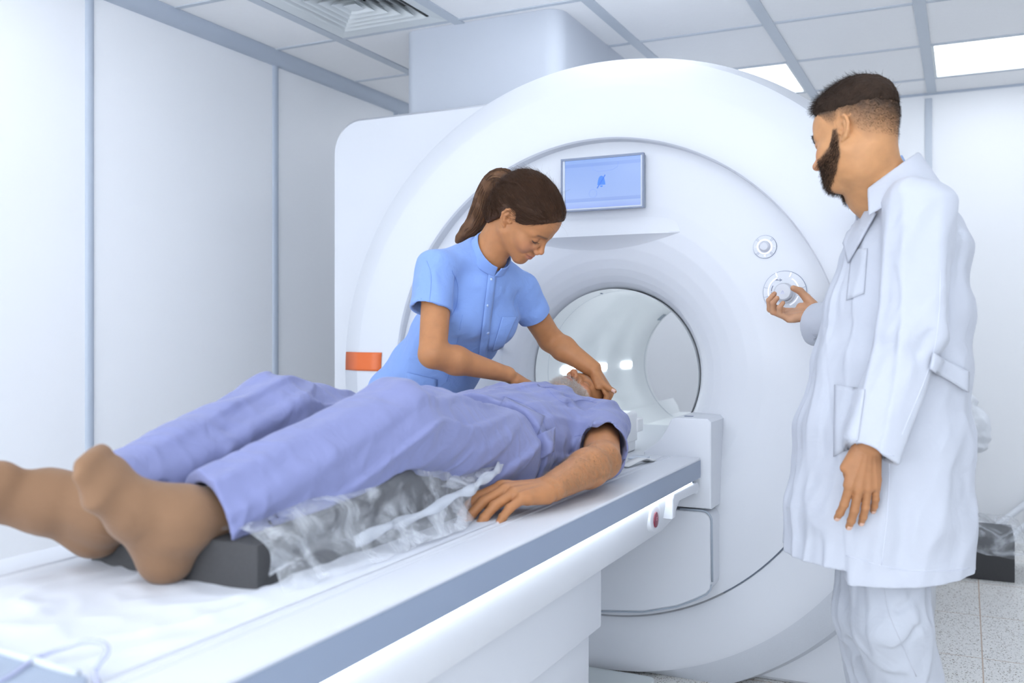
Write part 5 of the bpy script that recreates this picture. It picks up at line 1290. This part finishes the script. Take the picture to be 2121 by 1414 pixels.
co, no = surf(body_d); q = DH.loc(co); r = np.random.default_rng(15); nearh = np.linalg.norm(q, axis=1) < .18
M_BEARDD = hair_mat('brown_beard', (.048, .027, .017), .6, .6); M_HAIRD = hair_mat('dark_hair', (.026, .0140, .008), .4, .75)
bm_ = doc_beard(q) * nearh; i = np.nonzero(bm_ > r.uniform(.15, .9, len(bm_)))[0]; i = r.choice(i, 5200)
dq = np.stack([q[i, 0] * 2, .15 + 0 * q[i, 0], -.9 + 0 * q[i, 0]], 1); ln_ = np.where(q[i, 2] < -.07, 1.0, .6)
strands('beard', co[i], no[i] * .45 + dq @ DH.R.T + r.normal(size=(len(i), 3)) * .22, .011, .00032, M_BEARDD, doc, 4, .1, .3, 16)
# cropped top hair
HD = Field()
HD.u(DH.ell((0, -.021, .062), (.0758, .0985, .082)), .01); HD.u(DH.ell((0, .032, .082), (.054, .054, .042)), .03)
HD.disp(lambda P: .0020 * vnoise(P, .011, 13) + .0014 * vnoise(P, .005, 15))
lpd = lambda p, n: plane(DH.p(p), DH.d(n))
HD.it(lpd((0, .066, .074), (0, .90, -.42)), .005)
hair_d = sdf_obj('hair', HD, DH.o - .2, DH.o + .2, .0024, M_HAIRD, doc)
co2, no2 = surf(hair_d); ok = np.nonzero(D_(co2) > .0015)[0]; i = r.choice(ok, 6500); q2 = DH.loc(co2[i])
lowm = smooth(.095, .060, q2[:, 2])[:, None]
strands('hair_strands', co2[i] - no2[i] * .004, no2[i] * .36 + (np.tile(DH.d((0, .75, .1)), (len(i), 1)) * (1 - lowm) + np.tile(DH.d((0, -.25, -.9)), (len(i), 1)) * lowm) + r.normal(size=(len(i), 3)) * .22, .018 - .008 * lowm[:, 0], .00034, M_HAIRD, hair_d, 4, 0, .3, 17)
n_ = 80; t = r.uniform(0, 1, n_); rt_ = np.stack([-(.012 + .038 * t), .100 - .02 * t, .019 + .005 * np.sin(3 * t) + r.normal(size=n_) * .0024], 1); W = np.array([DH.p(v) for v in rt_])
for it in range(8): W = W - DH.d((0, 1, 0)) * np.clip(D_(W), -.006, .006)[:, None]
strands('eyebrow', W, np.tile(DH.d((-.95, .12, .1)), (n_, 1)) + r.normal(size=(n_, 3)) * .15, .006, .0004, M_HAIRD, body_d, 3, 0, .2, 19)
i = np.nonzero((fade(q) > .25) & nearh & (q[:, 2] < .075) & ~((np.abs(q[:, 0]) > .068) & (q[:, 1] > -.045) & (q[:, 1] < .008) & (q[:, 2] < .026)))[0]
i = r.choice(i, 9000, p=fade(q[i]) / fade(q[i]).sum()); strands('cropped_hair', co[i] - no[i] * .0005, no[i] * .5 + np.tile(DH.d((0, -.35, -.8)), (len(i), 1)) + r.normal(size=(len(i), 3)) * .25, .0050, .00020, M_HAIRD, hair_d, 2, 0, .1, 18)
# coat
CT = Field()
csec = [(at(1866, 446, 2.25), .160, .076), (at(1873, 520, 2.245), .178, .130), (at(1858, 640, 2.24), .176, .158), (at(1843, 760, 2.235), .178, .170), (at(1827, 900, 2.23), .194, .193), (at(1814, 1060, 2.225), .208, .206), (at(1808, 1260, 2.22), .222, .215)]
CT.u(eloft([(c, UD, a, b_) for c, a, b_ in csec], .03), .03)
CT.u(rc(DNB + (.035, 0, -.045), DLS + (0, 0, -.006), .048, .060), .04); CT.u(rc(DNB + (.035, 0, -.045), DRS + (0, 0, -.006), .048, .060), .04); CT.u(ell(at(1930, 502, 2.22), (.070, .11, .092)), .05)
lup, llo = nrm(DLE - DLS), nrm(DLW - DLE); LC = at(1800, 938, 1.985)
CT.u(sleeve([ec(DLS - lup * .01, DLE, FDD, (.078, .072), (.068, .062), .8), ec(DLE, LC + llo * .03, FDD, (.068, .062), (.063, .055), .8)], LC, llo, ec(LC - llo * .09, LC + llo * .05, FDD, (.048, .041), (.0515, .0435), .3), .09), .018)
rup, rlo = nrm(DRE - DRS), nrm(DRW - DRE); RC = at(1689, 676, 2.735)
CT.disp(lambda P: .0042 * vnoise(P * np.array([1, 1, .42]), .085, 41)); CT.disp(folds((.05, .1, 1), .070, .0075, 3.6, 43, .30)); CT.disp(folds((.6, .3, .6), .05, .0024, 2.4, 44, .3))
for pts, d, a, w_ in (([(1900, 450), (1850, 560), (1838, 690)], 2.0, .006, .02), ([(1960, 560), (1945, 680), (1935, 740)], 2.06, -.016, .014), ([(1985, 480), (1975, 560), (1962, 640)], 2.1, -.008, .012), ([(2000, 560), (1975, 600), (1962, 640)], 2.12, -.006, .012),
                     ([(1805, 480), (1812, 600), (1822, 700)], 2.08, -.012, .013), ([(1890, 640), (1870, 720), (1880, 790)], 1.96, .006, .02), ([(1850, 690), (1800, 800), (1770, 890)], 1.96, .006, .016), ([(1925, 690), (1880, 760), (1862, 800)], 1.97, -.006, .013), ([(1905, 735), (1870, 800), (1850, 870)], 1.95, .005, .013),
                     ([(1940, 830), (1925, 960), (1915, 1150)], 2.06, .008, .025), ([(1985, 850), (1975, 1000), (1972, 1180)], 2.1, -.006, .022), ([(1880, 960), (1870, 1060), (1862, 1180)], 2.02, -.008, .02), ([(1840, 1010), (1825, 1090), (1815, 1160)], 2.02, .006, .02), ([(1720, 560), (1700, 750), (1660, 1000)], 2.2, .006, .02), ([(1745, 560), (1722, 760), (1690, 1000)], 2.15, -.006, .018), ([(1930, 470), (1945, 520), (1960, 560)], 2.08, .006, .02)):
    CT.disp(crease(pxline(pts, d), a, w_))
def small_(f): return lambda P: f(P) + .0012 * vnoise(P, .04, 47)
CT.u(small_(sleeve([ec(DRS, DRE, UPV, (.075, .07), (.068, .062), .8), ec(DRE, RC + rlo * .03, UPV, (.066, .060), (.062, .055), .8)], RC, rlo, ec(RC - rlo * .09, RC + rlo * .05, UPV, (.047, .042), (.0525, .0465), .3), .09)), .018)
# hem; the near front panel lies over the far one
o0 = at(1822, 1180, 2.22)
def near_panel(P):
    z = P[..., 2]; e = .100 + .030 * np.clip((z - .58) / .5, 0, 1); t = (P - o0) @ FDD - e
    return .0045 * smooth(-.003, .003, t) * smooth(.06, .03, (P - o0) @ UD) * smooth(1.16, 1.10, z) 
CT.disp(near_panel)
CT.it(plane((0, 0, .578), (.02, .05, -1)), .003)
CT.it(lambda P: np.minimum(plane((0, 0, .596), (.0, .02, -1))(P), (P - o0) @ FDD - .100), .002)
ca = DNB + np.array([.020, 0, -.020]); cn = nrm(np.array([-.30, .08, 1.0]))
CT.sub(rc(DNB + (.01, 0, -.01), DNB + np.array([-.02, .01, .12]), .070, .078), .008); CT.sub(inter([plane(ca - cn * .026, -cn), rc(ca - cn * .03, ca + cn * .12, .122)], .002), .004)
coat = sdf_obj('coat', CT, (.40, -1.30, .5), (1.32, .02, 1.46), .0036, M_COAT, doc)
# coat collar and lapels
CC = Field()
CC.u(ec(ca - cn * .050, ca + cn * .085, UD, (.126, .126), (.088, .092), .2), 0); CC.u(ec(ca + cn * .080, ca + cn * .15, UD, (.089, .093), (.082, .084), .2), 0); CC.sub(ec(ca - cn * .060, ca + cn * .10, UD, (.121, .121), (.080, .084), .3), .001); CC.sub(ec(ca + cn * .08, ca + cn * .18, UD, (.083, .087), (.076, .078), .3), .001); CC.it(plane(at(1885, 328, 2.25), UPV), .006)
ctn = nrm(UPV + FDD * .75); CC.it(plane(at(1842, 356, 2.13), ctn), .004); CC.it(plane(ca - cn * .034, nrm(-cn - FDD * .22)), .004)
CC.sub(inter([lambda P: -((P - ca) @ FDD - .062), lambda P: np.abs((P - ca) @ UD) - .12], .003), .004)
sdf_obj('collar', CC, ca - .17, ca + .17, .0026, M_COAT, coat)
def slab(name, quad, th, m, parent, bulge=.01):
    q = [np.asarray(p, float) for p in quad]; n_ = 14; V = []
    nn = nrm(np.cross(q[1] - q[0], q[3] - q[0]))
    for i in range(n_ + 1):
        for j in range(n_ + 1):
            u, v = i / n_, j / n_; p = q[0] * (1 - u) * (1 - v) + q[1] * u * (1 - v) + q[2] * u * v + q[3] * (1 - u) * v; V.append(p + nn * bulge * math.sin(PI * u) * math.sin(PI * v))
    F = [(i * (n_ + 1) + j, (i + 1) * (n_ + 1) + j, (i + 1) * (n_ + 1) + j + 1, i * (n_ + 1) + j + 1) for i in range(n_) for j in range(n_)]
    o = mesh(name, V, F, m, parent); s_ = o.modifiers.new('s', 'SOLIDIFY'); s_.thickness = th; return o
patch('lapel', CT, [(1783, 408), (1816, 442), (1758, 545), (1748, 505)], M_COAT, coat, 12, 14, .006, .004)
# pockets, belt, seams
M_CST = mat('coat_seam', (.62, .65, .74), .8)
patch('chest_pocket', CT, [(1764, 517), (1797, 514), (1790, 608), (1753, 622)], M_COAT, coat, 8, 12, .0016, .0014)
patch('hip_pocket', CT, [(1729, 796), (1792, 806), (1776, 920), (1727, 945)], M_COAT, coat, 10, 12, .0018, .0016)
seam('stitching', CT, [(1729, 815), (1785, 824)], M_CST, coat, .0007); seam('stitching', CT, [(1762, 536), (1796, 533)], M_CST, coat, .0006)
bl = patch('back_belt', CT, [(1931, 730), (2004, 770), (2003, 812), (1924, 764)], M_COAT, coat, 16, 6, .006, .005)
seam('stitching', CT, [(1744, 918), (1790, 932), (1852, 944)], M_CST, coat, .0008)
seam('stitching', CT, [(1948, 560), (1944, 660), (1925, 760), (1868, 900)], M_CST, coat, .0009)
seam('stitching', CT, [(1842, 960), (1838, 1060), (1826, 1170)], M_CST, coat, .0009)
seam('stitching', CT, [(1752, 1150), (1860, 1178), (1960, 1182), (2008, 1176)], M_CST, coat, .0007)
# shirt collar and cuff
SC = Field(); sa = DNB + np.array([-.008, .002, .020]); sn = nrm(np.array([-.36, .10, 1.0]))
SC.u(ec(sa - sn * .03, sa + sn * .046, UD, (.092, .078), (.086, .072), .2), 0); SC.sub(ec(sa - sn * .05, sa + sn * .09, UD, (.084, .070), (.072, .060), .3), .001)
SC.u(ec(sa + sn * .040, sa + sn * .11, UD, (.087, .073), (.080, .072), .2), 0); SC.sub(ec(sa + sn * .03, sa + sn * .14, UD, (.077, .063), (.072, .063), .3), .001); SC.it(plane(at(1870, 320, 2.25), UPV), .006); SC.it(plane(at(1842, 338, 2.15), ctn), .003); SC.it(plane(sa - sn * .03, -sn), .003); SC.sub(rc(sa + FDD * .078 - sn * .03, sa + FDD * .085 + sn * .05, .006, .014), .003)
shirt = sdf_obj('shirt_collar', SC, sa - .14, sa + .14, .0024, M_SHIRT, doc)
Sh = Field(); Sh.u(eloft([(dsp[0], UD, .155, .090), (dsp[1], UD, .155, .108), (dsp[2], UD, .14, .105), (dsp[3], UD, .15, .108)], .03), .02)
sdf_obj('shirt', Sh, (.55, -1.1, .8), (1.2, -.2, 1.42), .006, M_SHIRT, doc)
K = Field(); K.u(ec(RC - rlo * .03, RC + rlo * .014, UPV, (.0465, .0415), (.0445, .0395), .1), 0); K.sub(ec(RC - rlo * .06, RC + rlo * .05, UPV, (.043, .038), (.041, .036), .1), .001); K.it(plane(RC + rlo * .010, rlo), .001)
sdf_obj('shirt_cuff', K, RC - .08, RC + .08, .0022, M_SHIRT, doc)
# trousers and shoes
DT = Field()
for (h_, k_, a_), (r0, r1, r2) in zip(legs, ((.088, .080, .072), (.088, .078, .070))):
    DT.u(rc(h_, k_, r0, r1), .02); DT.u(rc(k_, a_, r1, r2), .02)
DT.u(ec(dsp[3], dsp[4] + (0, 0, -.02), UD, (.125, .085), (.13, .09), .7), .03)
DT.disp(lambda P: .004 * vnoise(P * np.array([1, 1, .7]), .06, 51)); DT.disp(folds((.5, .2, .8), .05, .007, 2.4, 53, .3))
for pts, d, a, w_ in (([(1905, 1215), (1880, 1250), (1862, 1262)], 2.05, -.010, .010), ([(1880, 1240), (1900, 1290), (1925, 1330)], 2.05, .006, .012), ([(1775, 1220), (1790, 1300), (1830, 1380)], 2.05, .006, .014), ([(1800, 1320), (1850, 1380), (1860, 1414)], 2.05, -.008, .012), ([(1900, 1300), (1870, 1340), (1880, 1400)], 2.05, -.006, .012)):
    DT.disp(crease(pxline(pts, d), a, w_))
DT.it(plane((0, 0, .0), (0, 0, -1)), .003)
dtr = sdf_obj('trousers', DT, (.55, -1.2, -.02), (1.35, -.1, 1.0), .0048, M_TROU, doc)
seam('stitching', DT, [(1828, 1190), (1838, 1260), (1862, 1320), (1898, 1400)], mat('trouser_seam', (.48, .50, .55), .8), dtr, .0009)
M_SHOE2 = mat('grey_shoe', (.25, .25, .28), .5)
for h_, k_, a_ in legs:
    F_ = Field(); b0 = np.array([a_[0], a_[1], FZ + .035]); F_.u(ec(b0 - FDD * .06, b0 + FDD * .18, UD, (.042, .045), (.045, .032), .9), .01); F_.u(rc(b0, (a_[0], a_[1], .06), .045, .045), .03); F_.it(plane((0, 0, FZ), (0, 0, -1)), .003)
    sdf_obj('shoe', F_, b0 - .3, b0 + .3, .006, M_SHOE2, doc)
# ------------------------------------------------------------------ foam wedge, plastic covers, things by the back wall
M_FOAM = mat('dark_foam', (.052, .052, .055), .75, var=.15, vscale=220, bump=.3, bscale=300)
wp = [(-1.865, TZ - .007), (-1.865, .782), (-1.70, .800), (-1.42, .845), (-1.33, .850), (-1.12, .745), (-1.12, TZ - .007)]
tag(prism('foam_wedge', wp, 'x', -.275, .078, M_FOAM, None, .004), 'dark grey foam wedge under the lying man\'s knees', 'foam wedge')
def plastic(name):
    m = bpy.data.materials.new(name); m.use_nodes = True; nt = m.node_tree; N = nt.nodes; L = nt.links; b = N['Principled BSDF']
    b.inputs['Base Color'].default_value = (.86, .90, .96, 1); b.inputs['Roughness'].default_value = .16; b.inputs['Specular IOR Level'].default_value = .8
    tc = N.new('ShaderNodeTexCoord'); no = N.new('ShaderNodeTexNoise'); no.inputs['Scale'].default_value = 9; no.inputs['Detail'].default_value = 4; no.inputs['Distortion'].default_value = 2.2; L.new(tc.outputs['Object'], no.inputs['Vector'])
    r = N.new('ShaderNodeValToRGB'); e = r.color_ramp.elements; e[0].position = .42; e[0].color = (.12, .12, .12, 1); e[1].position = .70; e[1].color = (.50, .50, .50, 1); L.new(no.outputs['Fac'], r.inputs[0]); L.new(r.outputs[0], b.inputs['Alpha'])
    n2 = N.new('ShaderNodeTexNoise'); n2.inputs['Scale'].default_value = 26; n2.inputs['Detail'].default_value = 3; n2.inputs['Distortion'].default_value = 1.5; L.new(tc.outputs['Object'], n2.inputs['Vector'])
    bp = N.new('ShaderNodeBump'); bp.inputs['Strength'].default_value = .8; bp.inputs['Distance'].default_value = .01; L.new(n2.outputs['Fac'], bp.inputs['Height']); L.new(bp.outputs['Normal'], b.inputs['Normal'])
    return m
M_PLAS = plastic('clear_plastic'); M_PEDGE = mat('plastic_edge', (.80, .85, .93), .2, alpha=.42)
def sheet(name, rows, m, parent=None, sub=5, amp=.006, sc=.05, seed=1, lift=None):
    """rows: list of polylines (same length) -> smooth crumpled sheet"""
    R_ = np.array([catmull(np.array(r, float), sub) for r in rows]); C_ = np.array([catmull(R_[:, j], sub) for j in range(R_.shape[1])]).transpose(1, 0, 2)
    V = C_.reshape(-1, 3); V = V + np.stack([amp * vnoise(V, sc, seed), amp * vnoise(V, sc, seed + 1), amp * vnoise(V, sc, seed + 2)], 1)
    if lift is not None: V[:, 2] = np.maximum(V[:, 2], lift)
    a, b = C_.shape[:2]; F = [(i * b + j, (i + 1) * b + j, (i + 1) * b + j + 1, i * b + j + 1) for i in range(a - 1) for j in range(b - 1)]
    o = mesh(name, V, F, m, parent); return o, V.reshape(a, b, 3)
bag = thing('plastic_bag', 'clear crumpled plastic bag pulled over the foam wedge', 'plastic bag', (.08, -1.5, TZ))
rows = []
for y, zt, out_ in ((-1.86, .79, .03), (-1.74, .812, .04), (-1.60, .83, .05), (-1.46, .852, .045), (-1.36, .868, .045), (-1.28, .842, .03), (-1.20, .82, -.01), (-1.14, .805, -.03)):
    k = .0 if y < -1.2 else .02
    rows.append([(-.02, y + .01, zt + .008), (.05, y, zt + .010), (.092, y, zt - .012), (.100, y - .01, zt - .05), (.105 + out_ * .4, y - .015, TZ + .03), (.115 + out_, y - .02, TZ + .004)])
o, W = sheet('sheet', rows, M_PLAS, bag, 5, .007, .045, 61, TZ + .001)
# welded edge of the bag running along the side with a flared corner
ed = catmull([(.108, -1.66, .748), (.118, -1.58, .760), (.114, -1.52, .758), (.128, -1.44, .768), (.132, -1.36, .782), (.140, -1.30, .786), (.138, -1.26, .798), (.142, -1.21, .806), (.136, -1.17, .816), (.126, -1.13, .822)], 6)
V = []; F = []
for i, p in enumerate(ed):
    k_ = .008 + .003 * math.sin(i * .7); V += [p + np.array([.005, 0, -k_]), p + np.array([.003 * math.sin(i * 1.1), .002, 0]), p + np.array([-.003, .003, k_])]
for i in range(len(ed) - 1):
    for j in (0, 1): F.append((3 * i + j, 3 * i + j + 1, 3 * i + j + 4, 3 * i + j + 3))
o = mesh('welded_edge', V, F, M_PEDGE, bag); o.modifiers.new('s', 'SOLIDIFY').thickness = .0006
fl = [[(.10, -1.36, .80), (.125, -1.32, .79), (.138, -1.28, .797)], [(.10, -1.26, .82), (.125, -1.23, .806), (.140, -1.21, .812)], [(.09, -1.18, .82), (.115, -1.16, .82), (.128, -1.14, .818)]]
sheet('flap', fl, M_PLAS, bag, 5, .003, .03, 71)
fl = [[(.112, -1.62, .755), (.13, -1.61, .74), (.15, -1.60, TZ + .003)], [(.130, -1.38, .778), (.15, -1.37, .745), (.165, -1.36, TZ + .004)], [(.138, -1.24, .806), (.135, -1.30, .765), (.135, -1.37, TZ + .004)]]
sheet('flap', fl, M_PLAS, bag, 6, .006, .035, 75, TZ + .001)

# box-shaped foam pad in plastic on the floor behind the doctor
t = tag(box('foam_block', (.55, 1.86, FZ), (1.235, 2.22, .168), M_FOAM, None, .004), 'dark grey foam block on the floor by the back wall', 'foam block')
bg = thing('plastic_cover', 'clear crumpled plastic cover draped over the foam block by the back wall', 'plastic cover', (.95, 2.0, .17))
rows = []
for x in (.53, .70, .86, 1.0, 1.12, 1.24, 1.30, 1.42):
    h = .180 + (.03 if x < 1.1 else .0); dz = 0 if x < 1.26 else -.08
    rows.append([(x, 1.84, .10 + .02 * math.sin(9 * x)), (x, 1.845, .155 + .5 * dz), (x, 1.87, h + dz + .012), (x, 1.98, h + .035 + dz), (x, 2.12, h + .045 + dz), (x, 2.24, h + .01 + dz), (x, 2.26, .12)])
sheet('sheet', rows, M_PLAS, bg, 4, .013, .06, 81)
rows = [[(1.245, 1.87, .155), (1.25, 1.99, .175), (1.25, 2.2, .155)], [(1.275, 1.87, .10), (1.29, 1.99, .12), (1.29, 2.2, .1)], [(1.29, 1.86, FZ + .004), (1.33, 1.99, FZ + .004), (1.33, 2.2, FZ + .004)]]
sheet('side_sheet', rows, M_PLAS, bg, 5, .012, .05, 85, FZ + .003)
# white tube frame standing behind the block
fr = thing('tube_frame', 'white tubular frame standing behind the foam block by the back wall', 'frame', (1.3, 2.5, FZ))
M_TUBEW = mat('white_tube', (.80, .83, .88), .35)
p0, p1 = at(2070, 1085, 5.0), at(2175, 1005, 5.0)
dv = (p1 - p0) / np.linalg.norm(p1 - p0)
b0 = p0 - dv * (p0[2] - FZ - .016) / dv[2]; 
tube('rail', [b0, p0, p1, p1 + dv * .35], .0165, M_TUBEW, fr, 12)
off = np.array([.10, -.02, -.015]); b1 = b0 + off; b1 = b1 - dv * (b1[2] - FZ - .016) / dv[2]
tube('rail', [b1, p0 + off, p1 + off, p1 + off + dv * .35], .0165, M_TUBEW, fr, 12)
e0 = p1 + dv * .35; e1 = p1 + off + dv * .35
tube('post', [e0, (e0[0], e0[1], FZ + .0)], .0165, M_TUBEW, fr, 12); tube('post', [e1, (e1[0], e1[1], FZ)], .0165, M_TUBEW, fr, 12); tube('cross_bar', [e0, e1], .0165, M_TUBEW, fr, 12)
# crumpled white bag hanging on a stand behind the doctor
sx, sy = 1.075, 2.45
stn = thing('bag_stand', 'slim white stand behind the doctor with a white bag on its hook', 'stand', (sx - .08, sy, FZ))
tube('post', [(sx - .09, sy, FZ + .02), (sx - .09, sy, .80)], .012, M_TUBEW, stn, 10); revolve('base', [(0, .03), (.03, .03), (.13, .012), (.14, 0), (0, 0)], M_TUBEW, stn, sx - .09, FZ, axis='z', cy=sy, n=32) if False else box('base', (sx - .2, sy - .12, FZ), (sx + .02, sy + .12, FZ + .02), M_TUBEW, stn, .006)
tube('hook', [(sx - .09, sy, .80), (sx - .05, sy - .01, .82), (sx - .02, sy - .02, .80)], .006, M_TUBEW, stn, 8)
G = Field(); G.u(ell((sx - .005, sy - .03, .60), (.085, .05, .115)), .02); G.u(ell((sx - .02, sy - .025, .72), (.045, .03, .07)), .04); G.u(rc((sx - .02, sy - .02, .72), (sx - .02, sy - .02, .80), .02, .012), .02)
G.disp(lambda P: .014 * vnoise(P, .05, 91) + .006 * vnoise(P, .02, 92))
tag(sdf_obj('white_bag', G, (sx - .2, sy - .15, .42), (sx + .2, sy + .12, .86), .006, mat('white_film', (.82, .85, .90), .35), None), 'crumpled white plastic bag hanging behind the doctor\'s coat', 'bag')

# thin white cover sheet on the couch, softly wrinkled around the feet
V = []; F = []; nx_, ny_ = 60, 150
for j in range(ny_ + 1):
    y = -2.30 + 1.55 * j / ny_
    for i in range(nx_ + 1):
        x = -.30 + .482 * i / nx_
        V.append((x, y, 0))
V = np.array(V); bed = np.interp(V[:, 0], [q_[0] for q_ in gx[4:14]], [q_[1] for q_ in gx[4:14]])
edge_ = np.minimum(np.minimum(V[:, 0] + .30, .182 - V[:, 0]) / .05, np.minimum(V[:, 1] + 2.30, -.75 - V[:, 1]) / .08).clip(0, 1)
n1_ = vnoise(V * np.array([1, .45, 1]), .075, 101); n2_ = vnoise(V * np.array([.5, 1, 1]), .05, 102)
hgt = (.0055 * np.exp(-(n1_ / .32) ** 2) + .0030 * np.exp(-(n2_ / .3) ** 2)) * edge_ * smooth(-1.45, -1.75, V[:, 1]) 
V[:, 2] = bed + .0009 + hgt
for j in range(ny_):
    for i in range(nx_): F.append((j * (nx_ + 1) + i, j * (nx_ + 1) + i + 1, (j + 1) * (nx_ + 1) + i + 1, (j + 1) * (nx_ + 1) + i))
tag(mesh('cover_sheet', V, F, mat('sheet_cloth', (.66, .69, .75), .8, bump=.1, bscale=500)), 'thin white wrinkled sheet spread on the couch under the feet', 'sheet')
